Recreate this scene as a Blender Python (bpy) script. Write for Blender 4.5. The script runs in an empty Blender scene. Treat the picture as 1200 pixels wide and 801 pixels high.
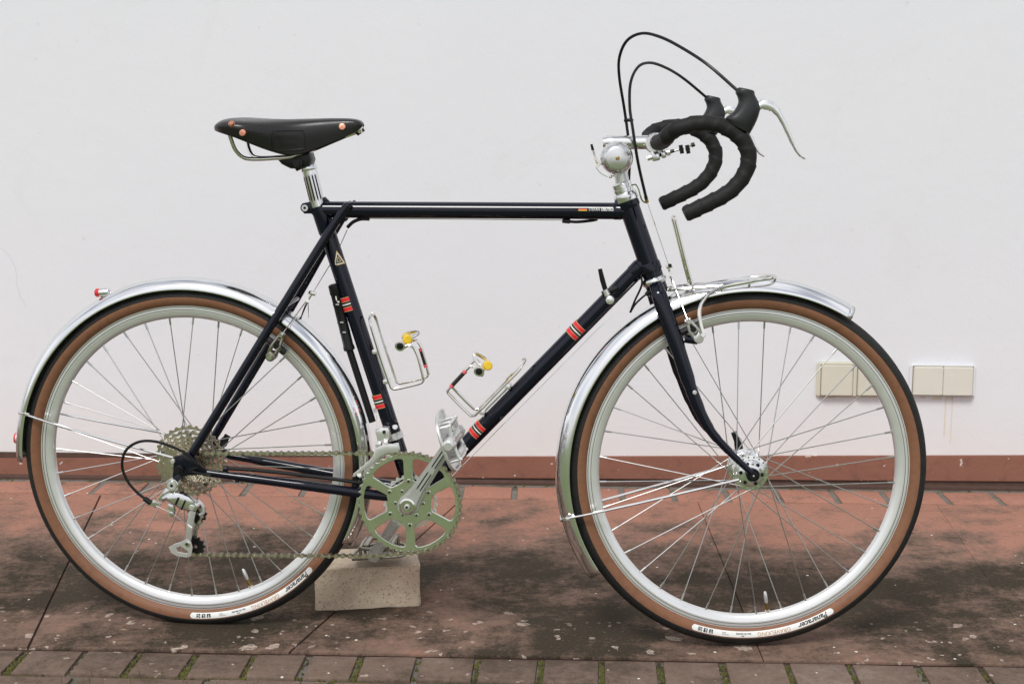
import bpy, bmesh, math, random
from mathutils import Vector as V, Matrix, noise
random.seed(7)
PI = math.pi
scene = bpy.context.scene
C = scene.collection
rad = math.radians

# ------------------------------------------------------------------ camera
H = 0.9660
PITCH = 0.16638848
FPX = 1700.0
cam_d = bpy.data.cameras.new('camera')
cam = bpy.data.objects.new('camera', cam_d); C.objects.link(cam)
cam.location = (0, 0, H)
cam.rotation_euler = (PI/2 - PITCH, 0, 0)
cam_d.sensor_fit = 'HORIZONTAL'; cam_d.sensor_width = 36.0
cam_d.lens = 36.0*FPX/1200.0
cam_d.clip_start = 0.05; cam_d.clip_end = 2000
scene.camera = cam

# ------------------------------------------------------------------ sky + sun (bright overcast)
SUN_EL, SUN_AZ = rad(52), rad(200)
w = bpy.data.worlds.new('World'); scene.world = w; w.use_nodes = True
nt = w.node_tree; nt.nodes.clear()
out = nt.nodes.new('ShaderNodeOutputWorld'); bg = nt.nodes.new('ShaderNodeBackground')
sky = nt.nodes.new('ShaderNodeTexSky'); sky.sky_type = 'NISHITA'; sky.sun_disc = False
sky.sun_elevation = SUN_EL; sky.sun_rotation = SUN_AZ; sky.dust_density = 2.0; sky.ozone_density = 1.0
hs = nt.nodes.new('ShaderNodeHueSaturation'); hs.inputs['Saturation'].default_value = 0.55
tc = nt.nodes.new('ShaderNodeTexCoord'); nz = nt.nodes.new('ShaderNodeTexNoise')
nz.inputs['Scale'].default_value = 2.6; nz.inputs['Detail'].default_value = 6; nz.inputs['Roughness'].default_value = 0.55
rp = nt.nodes.new('ShaderNodeValToRGB'); rp.color_ramp.elements[0].position = 0.38; rp.color_ramp.elements[1].position = 0.62
mx = nt.nodes.new('ShaderNodeMix'); mx.data_type = 'RGBA'
mxA, mxB = [i for i in mx.inputs if i.type == 'RGBA']; mxB.default_value = (9.5, 9.6, 9.9, 1)
nt.links.new(tc.outputs['Generated'], nz.inputs['Vector']); nt.links.new(nz.outputs['Fac'], rp.inputs['Fac'])
nt.links.new(rp.outputs['Color'], mx.inputs[0])
nt.links.new(sky.outputs[0], hs.inputs['Color']); nt.links.new(hs.outputs[0], mxA)
nt.links.new([o for o in mx.outputs if o.type == 'RGBA'][0], bg.inputs['Color'])
bg.inputs['Strength'].default_value = 0.098
nt.links.new(bg.outputs[0], out.inputs[0])
sd = bpy.data.lights.new('sun', 'SUN'); sd.energy = 1.85; sd.angle = rad(18); sd.color = (1, 0.98, 0.95)
sun = bpy.data.objects.new('sun', sd); C.objects.link(sun)
sv = V((math.sin(SUN_AZ)*math.cos(SUN_EL), math.cos(SUN_AZ)*math.cos(SUN_EL), math.sin(SUN_EL)))
sun.rotation_euler = sv.to_track_quat('Z', 'Y').to_euler()
scene.view_settings.view_transform = 'Standard'; scene.view_settings.look = 'None'
scene.view_settings.gamma = 1; scene.view_settings.use_curve_mapping = False
scene.view_settings.exposure = 0.17

# ------------------------------------------------------------------ where things stand
def ray(px, py):
    X = (px-600)/FPX; Y = -(py-400.5)/FPX
    return V((X, math.cos(PITCH)+Y*math.sin(PITCH), -math.sin(PITCH)+Y*math.cos(PITCH)))
CAM = V((0, 0, H))
def hit(px, py, c, n, s=0.0):
    r = ray(px, py)
    return CAM + r*(((c-CAM).dot(n)+s)/r.dot(n))
def axes(psi, lam):
    d = V((math.cos(psi), -math.sin(psi), 0)); n0 = V((-math.sin(psi), -math.cos(psi), 0)); up = V((0, 0, 1))
    return d, up*math.cos(lam)-n0*math.sin(lam), n0*math.cos(lam)+up*math.sin(lam)
# bicycle plane: rear hub, heading, lean (towards the wall); then the steered front end
RC = V((-0.58549, 2.59095, H-0.65234))
fd, fu, fn = axes(0.1088163, -0.0080073)
RT = 0.318                                   # tyre radius
M = Matrix.Translation(RC - fu*RT) @ Matrix(((fd.x, -fn.x, fu.x), (fd.y, -fn.y, fu.y), (fd.z, -fn.z, fu.z))).to_4x4()
Mi = M.inverted()
def F(px, py, s=0.0):                        # point of the bicycle, s metres to its right side, in bicycle space
    return Mi @ hit(px, py, RC, fn, s)
hB = hit(765, 323, RC, fn); hA = (hit(735, 235, RC, fn)-hB).normalized()
def steer(de, px, py):
    n = fn*math.cos(de) + hA.cross(fn)*math.sin(de)
    o = hit(px, py, hB, n); d = n.cross(V((0, 0, 1))).normalized()
    if d.x < 0: d = -d
    u = d.cross(n)
    if u.z < 0: u = -u
    m = Matrix.Translation(o) @ Matrix(((d.x, -n.x, u.x), (d.y, -n.y, u.y), (d.z, -n.z, u.z))).to_4x4()
    return o, n, m, m.inverted()
HUB, sn, MS, MSi = steer(0.1484314, 875.8751, 549.566)
ST = Mi @ MS                                 # steered space -> bicycle space
def S(px, py, s=0.0):                        # the same in the steered space, origin at the front hub
    return MSi @ hit(px, py, HUB, sn, s)
HB, bn, MB_, MBi = steer(0.1134, 875.8751, 549.566)      # the bars sit a touch straighter than the wheel
STB = Mi @ MB_
def SB(px, py, s=0.0): return MBi @ hit(px, py, HB, bn, s)
TH = rad(2.6)
WU = V((math.cos(TH), -math.sin(TH), 0)); WN = V((math.sin(TH), math.cos(TH), 0))
def W(u, v, z=0.0): return WU*u + WN*v + V((0, 0, z))
def G(px, py, z=0.0): 
    r = ray(px, py); p = CAM + r*((z-H)/r.z); return p
def uv(p): return p.dot(WU), p.dot(WN)

# ------------------------------------------------------------------ material helpers
class N:
    def __init__(s, name):
        s.m = bpy.data.materials.new(name); s.m.use_nodes = True
        s.t = s.m.node_tree; s.t.nodes.clear()
        s.o = s.t.nodes.new('ShaderNodeOutputMaterial'); s.b = s.t.nodes.new('ShaderNodeBsdfPrincipled')
        s.t.links.new(s.b.outputs[0], s.o.inputs[0])
    def n(s, typ, **kw):
        x = s.t.nodes.new(typ)
        for k, v in kw.items():
            if k in x.inputs: x.inputs[k].default_value = v
            else: setattr(x, k, v)
        return x
    def l(s, a, b): s.t.links.new(a, b)
    def set(s, **kw):
        for k, v in kw.items():
            k = k.replace('_', ' ')
            s.b.inputs[k].default_value = v
    def coord(s, kind='Object'):
        return s.n('ShaderNodeTexCoord').outputs[kind]
    def pos(s): return s.n('ShaderNodeNewGeometry').outputs['Position']
    def noise(s, vec, scale, detail=4, rough=0.55, dist=0.0):
        x = s.n('ShaderNodeTexNoise', Scale=scale, Detail=detail, Roughness=rough, Distortion=dist)
        s.l(vec, x.inputs['Vector']); return x.outputs['Fac']
    def ramp(s, fac, *stops):
        x = s.n('ShaderNodeValToRGB'); e = x.color_ramp.elements
        while len(e) < len(stops): e.new(0.5)
        for q, (p, c) in zip(e, stops):
            q.position = p; q.color = (c, c, c, 1) if not hasattr(c, '__len__') else (*c, 1)
        s.l(fac, x.inputs['Fac']); return x.outputs['Color']
    def mix(s, fac, a, b, blend='MIX'):
        x = s.n('ShaderNodeMix'); x.data_type = 'RGBA'; x.blend_type = blend
        for q, k in ((fac, 'Factor'), (a, 'A'), (b, 'B')):
            sock = [i for i in x.inputs if i.name == k and i.type == ('VALUE' if k == 'Factor' else 'RGBA')][0]
            if hasattr(q, 'is_output'): s.l(q, sock)
            elif k == 'Factor': sock.default_value = q
            else: sock.default_value = (*q, 1)
        return [o for o in x.outputs if o.type == 'RGBA'][0]
    def math(s, op, a, b=0.0, clamp=False):
        x = s.n('ShaderNodeMath'); x.operation = op; x.use_clamp = clamp
        for i, q in enumerate((a, b)):
            if hasattr(q, 'is_output'): s.l(q, x.inputs[i])
            else: x.inputs[i].default_value = q
        return x.outputs[0]
    def bump(s, h, strength=0.3, dist=0.002):
        x = s.n('ShaderNodeBump', Strength=strength, Distance=dist); s.l(h, x.inputs['Height']); s.l(x.outputs[0], s.b.inputs['Normal'])
    def base(s, c): s.l(c, s.b.inputs['Base Color'])
def simple(name, col, rough=0.5, metal=0.0, wear=0.06, scale=60, coat=0.0, spec=None, bump=0.0):
    k = N(name); k.set(Metallic=metal)
    p = k.coord(); f = k.noise(p, scale, 4)
    k.base(k.mix(f, [c*(1-wear*2) for c in col], [min(1, c*(1+wear*2)) for c in col]))
    k.l(k.math('ADD', k.math('MULTIPLY', k.noise(p, scale*0.5), 0.12), rough-0.06, True), k.b.inputs['Roughness'])
    if coat: k.set(Coat_Weight=coat, Coat_Roughness=0.04, Coat_IOR=1.45)
    if spec is not None: k.set(Specular_IOR_Level=spec)
    if bump: k.bump(k.noise(p, scale*6, 3), bump, 0.001)
    return k.m
MAT = {}
MAT['paint'] = simple('navy_enamel', (0.0022, 0.0028, 0.0105), 0.30, 0, 0.05, 30, 1.0, 0.0)
MAT['black_metal'] = simple('black_metal', (0.0075, 0.0075, 0.008), 0.35, 0, 0.1, 80, 0, 0.3)
MAT['alu'] = simple('polished_aluminium', (0.80, 0.80, 0.80), 0.16, 1.0, 0.05, 25)
MAT['fender'] = simple('fender_aluminium', (0.86, 0.86, 0.87), 0.13, 1.0, 0.04, 18)
MAT['satin'] = simple('satin_aluminium', (0.76, 0.76, 0.75), 0.33, 0.75, 0.05, 60)
MAT['silver'] = simple('bright_silver', (0.84, 0.84, 0.84), 0.22, 0.75, 0.05, 60)
MAT['bell'] = simple('brushed_bell', (0.74, 0.74, 0.74), 0.27, 1.0, 0.03, 40)
MAT['rim'] = simple('rim_aluminium', (0.80, 0.80, 0.795), 0.30, 0.62, 0.03, 40)
MAT['groove'] = simple('brake_track_groove', (0.30, 0.30, 0.29), 0.5, 0.6, 0.1, 60)
MAT['crank'] = simple('forged_crank', (0.60, 0.60, 0.595), 0.28, 0.55, 0.04, 60)
MAT['inner_link'] = simple('inner_link', (0.36, 0.34, 0.28), 0.3, 1.0, 0.15, 120)
MAT['chrome'] = simple('chromed_steel', (0.78, 0.76, 0.72), 0.12, 1.0, 0.05, 60)
MAT['spoke'] = simple('stainless_spoke', (0.55, 0.55, 0.54), 0.36, 1.0, 0.05, 60)
MAT['steel'] = simple('nickel_steel', (0.60, 0.53, 0.43), 0.24, 1.0, 0.14, 120, 0, None, 0.4)
MAT['chain_dark'] = simple('oiled_link', (0.16, 0.15, 0.13), 0.35, 1.0, 0.2, 120)
MAT['ring'] = simple('anodised_chainring', (0.80, 0.82, 0.74), 0.20, 1.0, 0.08, 40)
MAT['rubber'] = simple('black_rubber', (0.018, 0.018, 0.018), 0.6, 0, 0.2, 90)
MAT['hood'] = simple('hood_rubber', (0.011, 0.0115, 0.0125), 0.40, 0, 0.1, 60)
MAT['housing'] = simple('cable_housing', (0.006, 0.006, 0.0065), 0.35, 0, 0.1, 60, 0, 0.3)
MAT['red'] = simple('red_print', (0.72, 0.018, 0.030), 0.35, 0, 0.05, 60)
MAT['white'] = simple('white_print', (0.78, 0.78, 0.75), 0.4, 0, 0.03, 60)
MAT['black'] = simple('black_print', (0.012, 0.012, 0.012), 0.4, 0, 0.05, 60)
MAT['gold'] = simple('gold_print', (0.50, 0.36, 0.16), 0.4, 0, 0.05, 60)
MAT['tanprint'] = simple('tan_print', (0.50, 0.26, 0.10), 0.5, 0, 0.05, 60)
MAT['pink'] = simple('coral_tape', (0.70, 0.12, 0.13), 0.5, 0, 0.05, 60)
MAT['yellow'] = simple('yellow_plastic', (0.75, 0.50, 0.02), 0.4, 0, 0.05, 60)
MAT['copper'] = simple('copper_rivet', (0.66, 0.30, 0.20), 0.35, 1.0, 0.1, 300)
MAT['brass'] = simple('brass_nut', (0.45, 0.30, 0.10), 0.3, 1.0, 0.1, 100)
MAT['lens'] = simple('red_lens', (0.60, 0.02, 0.025), 0.15, 0, 0.05, 60, 0.6)
def leather():
    k = N('black_leather'); p = k.coord()
    k.base(k.mix(k.noise(p, 30, 5), (0.006, 0.006, 0.0065), (0.015, 0.0135, 0.0135)))
    k.l(k.ramp(k.noise(p, 18, 4), (0.3, 0.22), (0.7, 0.40)), k.b.inputs['Roughness'])
    v = k.n('ShaderNodeTexVoronoi', Scale=700); k.l(p, v.inputs['Vector']); k.bump(v.outputs['Distance'], 0.12, 0.001)
    return k.m
MAT['leather'] = leather()
def tape():
    k = N('cork_bar_tape'); p = k.coord()
    k.base(k.mix(k.noise(p, 160, 4), (0.0055, 0.0055, 0.0058), (0.019, 0.0185, 0.018)))
    k.set(Roughness=0.62, Specular_IOR_Level=0.28); k.bump(k.noise(p, 500, 3), 0.35, 0.001)
    return k.m
MAT['tape'] = tape()
def tyre_black():
    k = N('tyre_tread'); p = k.coord()
    k.base(k.mix(k.noise(p, 40, 5), (0.007, 0.0072, 0.0072), (0.024, 0.024, 0.022)))
    k.set(Roughness=0.68, Specular_IOR_Level=0.3)
    v = k.n('ShaderNodeTexVoronoi', Scale=320); k.l(p, v.inputs['Vector']); k.bump(v.outputs['Distance'], 0.5, 0.0015)
    return k.m
MAT['tread'] = tyre_black()
def tan_wall():
    k = N('tan_sidewall'); p = k.coord()
    c = k.mix(k.noise(p, 12, 4), (0.180, 0.078, 0.038), (0.245, 0.107, 0.053))
    k.base(k.mix(k.ramp(k.noise(p, 90, 3), (0.50, 0.0), (0.72, 0.5)), c, (0.13, 0.058, 0.03)))
    k.set(Roughness=0.62); k.bump(k.noise(p, 700, 2), 0.25, 0.0006)
    return k.m
MAT['tan'] = tan_wall()

# ------------------------------------------------------------------ mesh helpers
def spl(pts, n=6):                           # Catmull-Rom through the points
    P = [V(p) for p in pts]; P = [P[0]*2-P[1]] + P + [P[-1]*2-P[-2]]
    o = []
    for i in range(1, len(P)-2):
        a, b, c, d = P[i-1:i+3]
        for k in range(n):
            t = k/n
            o.append(0.5*((2*b) + (c-a)*t + (2*a-5*b+4*c-d)*t*t + (3*b-a-3*c+d)*t*t*t))
    o.append(P[-2]); return o
class B:
    def __init__(s): s.v = []; s.f = []; s.mi = []; s.mats = []
    def m(s, key):
        mt = MAT[key] if isinstance(key, str) else key
        if mt not in s.mats: s.mats.append(mt)
        return s.mats.index(mt)
    def add(s, vs, fs, key):
        o = len(s.v); k = s.m(key); s.v += [V(x) for x in vs]
        for f in fs: s.f.append([i+o for i in f]); s.mi.append(k)
    def tube(s, pts, r, key, seg=12, cap=True, ell=None, closed=False, rf=None):
        """swept tube; r one radius or a list; ell: list of lateral radii (section kept upright to y)"""
        P = [V(p) for p in pts]; n = len(P)
        R = r if hasattr(r, '__len__') else [r]*n
        if len(R) != n: R = [R[0]+(R[-1]-R[0])*i/(n-1) if len(R) == 2 else R[min(int(i*len(R)/n), len(R)-1)] for i in range(n)]
        vs, fs = [], []; a = None; L = 0
        for i in range(n):
            if closed: t = (P[(i+1) % n]-P[i-1]).normalized()
            else: t = (P[min(i+1, n-1)]-P[max(i-1, 0)]).normalized()
            if i: L += (P[i]-P[i-1]).length
            if ell is not None:
                b = V((0, 1, 0)); a = b.cross(t).normalized(); b = t.cross(a)
            else:
                if a is None:
                    a = t.orthogonal().normalized()
                else: a = (a-t*a.dot(t)).normalized()
                b = t.cross(a)
            E = R[i] if ell is None else (ell[i] if hasattr(ell, '__len__') else ell)
            for k in range(seg):
                q = 2*PI*k/seg; e = rf(L, q) if rf else 0
                vs.append(P[i] + a*math.cos(q)*(R[i]+e) + b*math.sin(q)*(E+e))
        rng = n if closed else n-1
        for i in range(rng):
            for k in range(seg):
                j = (i+1) % n
                fs.append((i*seg+k, i*seg+(k+1) % seg, j*seg+(k+1) % seg, j*seg+k))
        if cap and not closed:
            fs.append(tuple(range(seg))[::-1]); fs.append(tuple((n-1)*seg+k for k in range(seg)))
        s.add(vs, fs, key); return s
    def rings(s, secs, key, seg=18, n=4):
        """loft through ellipses given by their two in-plane extremes and a half width across"""
        Ls = spl([a for a, c, e in secs], n); Rs = spl([c for a, c, e in secs], n); Es = spl([V((e, 0, 0)) for a, c, e in secs], n)
        vs, fs = [], []
        for p, q, e in zip(Ls, Rs, Es):
            m_, a = (p+q)/2, (q-p)/2
            for k in range(seg):
                t = 2*PI*k/seg; ct, st_ = math.cos(t), math.sin(t)
                ct = math.copysign(abs(ct)**.85, ct); st_ = math.copysign(abs(st_)**.85, st_); vs.append(m_+a*ct+V((0, e.x*st_, 0)))
        N_ = len(Ls)
        for i in range(N_-1):
            for k in range(seg): fs.append((i*seg+k, i*seg+(k+1) % seg, (i+1)*seg+(k+1) % seg, (i+1)*seg+k))
        fs.append(tuple(range(seg))[::-1]); fs.append(tuple((N_-1)*seg+k for k in range(seg)))
        s.add(vs, fs, key); return s
    def lathe(s, prof, org, ax, key, seg=24, keys=None):
        """prof: [(r, h)] along the axis from org"""
        ax = V(ax).normalized(); a = ax.orthogonal().normalized(); b = ax.cross(a); org = V(org)
        n = len(prof); vs = []
        for r, h in prof:
            for k in range(seg):
                q = 2*PI*k/seg; vs.append(org + ax*h + (a*math.cos(q)+b*math.sin(q))*max(r, 1e-5))
        for i in range(n-1):
            fs = [(i*seg+k, i*seg+(k+1) % seg, (i+1)*seg+(k+1) % seg, (i+1)*seg+k) for k in range(seg)]
            if i == 0: base = len(s.v); s.v += vs
            kk = s.m(keys[i] if keys else key)
            for f in fs: s.f.append([x+base for x in f]); s.mi.append(kk)
        if prof[0][0] > 1e-4: s.f.append([base+k for k in range(seg)][::-1]); s.mi.append(s.m(keys[0] if keys else key))
        if prof[-1][0] > 1e-4: s.f.append([base+(n-1)*seg+k for k in range(seg)]); s.mi.append(s.m(keys[-1] if keys else key))
        return s
    def cyl(s, p, q, r, key, seg=16, r2=None, bev=0.0):
        p = V(p); q = V(q); L = (q-p).length; r2 = r if r2 is None else r2
        if bev: pr = [(r-bev, 0), (r, bev), (r2, L-bev), (r2-bev, L)]
        else: pr = [(r, 0), (r2, L)]
        return s.lathe(pr, p, q-p, key, seg)
    def ball(s, p, r, key, seg=12):
        return s.lathe([(r*math.sin(PI*i/8), -r*math.cos(PI*i/8)) for i in range(9)], p, (0, -1, 0), key, seg)
    def box(s, c, x, y, z, key, bev=0.0, X=(1, 0, 0), Y=(0, 1, 0), Z=(0, 0, 1)):
        X, Y, Z, c = V(X), V(Y), V(Z), V(c)
        bm = bmesh.new(); bmesh.ops.create_cube(bm, size=1.0)
        for q in bm.verts: q.co = V((q.co.x*x, q.co.y*y, q.co.z*z))
        if bev: bmesh.ops.bevel(bm, geom=bm.edges[:], offset=bev, segments=2, affect='EDGES', profile=0.5)
        bm.verts.index_update()
        s.add([c+X*q.co.x+Y*q.co.y+Z*q.co.z for q in bm.verts], [[q.index for q in f.verts] for f in bm.faces], key); bm.free(); return s
    def prism(s, poly, y0, y1, key, bev=0.0):
        """outline of (x, z) extruded across the bicycle from y0 to y1"""
        n = len(poly); bm = bmesh.new()
        a = [bm.verts.new((p[0], y0, p[2])) for p in poly]; b = [bm.verts.new((p[0], y1, p[2])) for p in poly]
        bm.faces.new(a); bm.faces.new(b[::-1])
        for i in range(n): bm.faces.new((a[i], b[i], b[(i+1) % n], a[(i+1) % n]))
        bmesh.ops.recalc_face_normals(bm, faces=bm.faces[:])
        if bev:
            ed = [e for e in bm.edges if abs(e.verts[0].co.y-e.verts[1].co.y) < 1e-7]
            bmesh.ops.bevel(bm, geom=ed, offset=bev, segments=2, affect='EDGES', profile=0.5)
        bmesh.ops.triangulate(bm, faces=[f for f in bm.faces if len(f.verts) > 4])
        bm.verts.index_update()
        s.add([q.co.copy() for q in bm.verts], [[q.index for q in f.verts] for f in bm.faces], key); bm.free(); return s
    def holed(s, outlines, y0, y1, key, bev=0.0):
        """several (x, z) outlines, inner ones holes, made a plate from y0 to y1"""
        cu = bpy.data.curves.new('outline', 'CURVE'); cu.dimensions = '2D'; cu.fill_mode = 'BOTH'
        cu.extrude = abs(y1-y0)/2-bev; cu.bevel_depth = bev; cu.bevel_resolution = 1; cu.offset = -bev
        for o in outlines:
            sp = cu.splines.new('POLY'); sp.points.add(len(o)-1); sp.use_cyclic_u = True
            for p, q in zip(sp.points, o): p.co = (q[0], q[1], 0, 1)
        ob = bpy.data.objects.new('outline', cu); me = bpy.data.meshes.new_from_object(ob)
        ym = (y0+y1)/2
        s.add([V((q.co.x, ym-q.co.z, q.co.y)) for q in me.vertices], [list(p.vertices) for p in me.polygons], key)
        bpy.data.objects.remove(ob); bpy.data.curves.remove(cu); bpy.data.meshes.remove(me); return s
    def mesh(s, name, sharp=38):
        me = bpy.data.meshes.new(name); me.from_pydata([tuple(x) for x in s.v], [], s.f)
        for mt in s.mats: me.materials.append(mt)
        me.polygons.foreach_set('material_index', s.mi); me.polygons.foreach_set('use_smooth', [True]*len(s.f))
        bm = bmesh.new(); bm.from_mesh(me); bmesh.ops.recalc_face_normals(bm, faces=bm.faces[:]); bm.to_mesh(me); bm.free()
        me.set_sharp_from_angle(angle=rad(sharp)); me.update(); return me
def link(name, me, parent=None, label=None, cat=None, group=None, kind=None, mat=None):
    o = bpy.data.objects.new(name, me); C.objects.link(o)
    if parent: o.parent = parent
    if label: o['label'] = label
    if cat: o['category'] = cat
    if group: o['group'] = group
    if kind: o['kind'] = kind
    if mat is not None: o.matrix_local = mat
    return o
def put(name, b, parent=None, **kw):
    sharp = kw.pop('sharp', 38)
    return link(name, b.mesh(name, sharp), parent, **kw)
def text_mesh(body, size, bold=0.0, shear=0.0, spacing=1.0):
    cu = bpy.data.curves.new('lettering', 'FONT'); cu.body = body; cu.size = size; cu.align_x = 'CENTER'; cu.align_y = 'CENTER'
    cu.offset = bold; cu.shear = shear; cu.space_character = spacing; cu.resolution_u = 3
    ob = bpy.data.objects.new('lettering', cu); me = bpy.data.meshes.new_from_object(ob)
    vs = [q.co.copy() for q in me.vertices]; fs = [list(p.vertices) for p in me.polygons]
    bpy.data.objects.remove(ob); bpy.data.curves.remove(cu); bpy.data.meshes.remove(me)
    return vs, fs

# ================================================================== THE SETTING
def stucco():
    k = N('white_stucco'); p = k.pos()
    sep = k.n('ShaderNodeSeparateXYZ'); k.l(p, sep.inputs[0])
    c = k.mix(k.noise(p, 1.3, 5), (0.735, 0.742, 0.772), (0.785, 0.79, 0.815))
    # splash dirt thrown up from the paving
    up = k.math('ADD', sep.outputs['Z'], k.math('MULTIPLY', k.noise(p, 6, 5), 0.20))
    dirt = k.ramp(up, (0.10, 0.75), (0.34, 0.0))
    c = k.mix(k.math('MULTIPLY', dirt, 0.55), c, (0.72, 0.65, 0.55))
    c = k.mix(k.ramp(k.noise(p, 3.1, 7, 0.7), (0.60, 0.0), (0.80, 0.16)), c, (0.60, 0.59, 0.58))
    c = k.mix(k.ramp(k.noise(p, 4.5, 8, 0.75, 0.6), (0.56, 0.0), (0.72, 0.22)), c, (0.66, 0.655, 0.65))
    c = k.mix(k.ramp(k.noise(p, 55, 3, 0.5), (0.735, 0.0), (0.765, 0.30)), c, (0.52, 0.51, 0.50))
    k.base(c); k.set(Roughness=0.85)
    h = k.math('ADD', k.noise(p, 22, 5, 0.6), k.math('MULTIPLY', k.noise(p, 160, 4), 0.35)); k.bump(h, 0.16, 0.005)
    return k.m
MAT['stucco'] = stucco()
def plinth_paint():
    k = N('oxide_red_plinth'); p = k.pos()
    c = k.mix(k.noise(p, 9, 6, 0.65), (0.215, 0.088, 0.056), (0.285, 0.125, 0.084))
    c = k.mix(k.ramp(k.noise(p, 34, 5, 0.7), (0.52, 0.0), (0.72, 0.5)), c, (0.135, 0.062, 0.045))
    c = k.mix(k.ramp(k.noise(p, 48, 2, 0.4), (0.715, 0.0), (0.73, 0.9)), c, (0.60, 0.52, 0.46))
    k.base(c); k.set(Roughness=0.7); k.bump(k.noise(p, 80, 5), 0.35, 0.003)
    return k.m
MAT['plinth'] = plinth_paint()
def terracotta(name, redder, grime_gain, crust=True):
    """fired-clay paving: rosy near the wall, algae and lichen settled on the weathered outer half"""
    k = N(name); p = k.pos()
    v = k.n('ShaderNodeVectorMath', operation='DOT_PRODUCT'); k.l(p, v.inputs[0]); v.inputs[1].default_value = WN
    v = v.outputs['Value']
    c = k.mix(k.noise(p, 2.3, 5), redder, [x*0.80 for x in redder])
    c = k.mix(k.ramp(k.noise(p, 70, 4, 0.7), (0.35, 0.25), (0.65, 0.0)), c, (0.36, 0.205, 0.16))
    # weathering towards the open edge
    mp = k.n('ShaderNodeMapping'); mp.inputs['Scale'].default_value = (0.9, 1.0, 1); k.l(p, mp.inputs[0]); q = mp.outputs[0]
    vr = k.n('ShaderNodeMapRange'); k.l(v, vr.inputs[0]); vr.inputs[1].default_value = 2.32; vr.inputs[2].default_value = 3.53
    g = k.ramp(vr.outputs[0], (0.0, 0.60), (0.10, 0.74), (0.24, 0.94), (0.42, 0.95), (0.56, 0.68), (0.70, 0.40), (1.0, 0.10))
    n1 = k.noise(q, 3.2, 9, 0.62, 0.3); n2 = k.noise(p, 13, 9, 0.72)
    a = k.math('ADD', k.math('MULTIPLY', k.math('SUBTRACT', n1, 0.5), 2.3), g)
    a = k.math('ADD', a, k.math('MULTIPLY', k.math('SUBTRACT', n2, 0.5), 1.7))
    n3 = k.noise(p, 75, 6, 0.8); a = k.math('ADD', a, k.math('MULTIPLY', k.math('SUBTRACT', n3, 0.5), 1.1))
    a = k.math('ADD', a, k.math('MULTIPLY', k.math('SUBTRACT', k.noise(p, 260, 3, 0.7), 0.5), 0.5))
    brown = k.ramp(k.math('ADD', a, k.ramp(vr.outputs[0], (0.0, 0.24), (0.30, 0.24), (0.55, 0.16), (0.75, 0.07), (1.0, 0.0))), (0.22, 0.0), (0.66, 0.88)); dark = k.ramp(a, (0.50, 0.0), (1.0, grime_gain))
    c = k.mix(brown, c, (0.165, 0.112, 0.086))
    c = k.mix(dark, c, (0.036, 0.029, 0.019))
    c = k.mix(k.ramp(k.noise(p, 120, 3, 0.6), (0.55, 0.0), (0.75, 0.45)), c, (0.055, 0.042, 0.034))
    # lichen: round pale crusts of several sizes
    nv = k.n('ShaderNodeTexNoise', Scale=30, Detail=6); k.l(p, nv.inputs['Vector'])
    wv = k.n('ShaderNodeVectorMath', operation='MULTIPLY_ADD'); k.l(nv.outputs['Color'], wv.inputs[0]); wv.inputs[1].default_value = (.055,)*3; k.l(p, wv.inputs[2])
    for sc, th, lo in ((10, 0.23, 0.58), (18, 0.28, 0.42), (34, 0.28, 0.30)) if crust else ((40, 0.22, 0.5),):
        vo = k.n('ShaderNodeTexVoronoi', Scale=sc); k.l(wv.outputs[0], vo.inputs['Vector'])
        sc_ = k.n('ShaderNodeSeparateColor'); k.l(vo.outputs['Color'], sc_.inputs[0])
        lim = k.math('MULTIPLY', sc_.outputs[0], th)
        spot = k.math('MULTIPLY', k.math('LESS_THAN', vo.outputs['Distance'], lim), k.math('GREATER_THAN', sc_.outputs[1], lo))
        near = k.ramp(k.math('ADD', vr.outputs[0], k.math('MULTIPLY', n1, 0.35)), (0.34, 1.0), (0.50, 0.0))
        spot = k.math('MULTIPLY', spot, near)
        spot = k.math('MULTIPLY', spot, k.ramp(k.noise(p, 110, 5, 0.75), (0.38, 0.15), (0.56, 0.95)))
        c = k.mix(spot, c, (0.45, 0.36, 0.30))
    vo = k.n('ShaderNodeTexVoronoi', Scale=36); k.l(p, vo.inputs['Vector'])
    s2 = k.n('ShaderNodeSeparateColor'); k.l(vo.outputs['Color'], s2.inputs[0])
    dot = k.math('MULTIPLY', k.math('LESS_THAN', vo.outputs['Distance'], k.math('MULTIPLY', s2.outputs[1], 0.11)), k.math('GREATER_THAN', s2.outputs[0], 0.70))
    c = k.mix(dot, c, (0.70, 0.68, 0.62))
    c = k.mix(k.ramp(k.noise(p, 190, 4, 0.75), (0.56, 0.0), (0.70, 0.5)), c, (0.20, 0.14, 0.105))
    k.base(c); k.set(Roughness=0.85, Specular_IOR_Level=0.15)
    k.bump(k.math('ADD', k.noise(p, 45, 6, 0.65), k.math('MULTIPLY', n2, 1.2)), 0.4, 0.004)
    return k.m
MAT['slab'] = terracotta('terracotta_slab', (0.405, 0.196, 0.138), 0.97)
MAT['clinker'] = terracotta('clinker_brick', (0.245, 0.200, 0.165), 0.62, False)
MAT['wallbrick'] = terracotta('red_paver', (0.42, 0.195, 0.138), 0.9, False)
def mortar():
    k = N('grey_mortar'); p = k.pos()
    c = k.mix(k.noise(p, 40, 5), (0.12, 0.105, 0.088), (0.20, 0.18, 0.155))
    k.base(k.mix(k.ramp(k.noise(p, 14, 4), (0.5, 0.0), (0.62, 0.7)), c, (0.06, 0.065, 0.035)))
    k.set(Roughness=0.9); k.bump(k.noise(p, 120, 5), 0.6, 0.004); return k.m
MAT['mortar'] = mortar()
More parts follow.
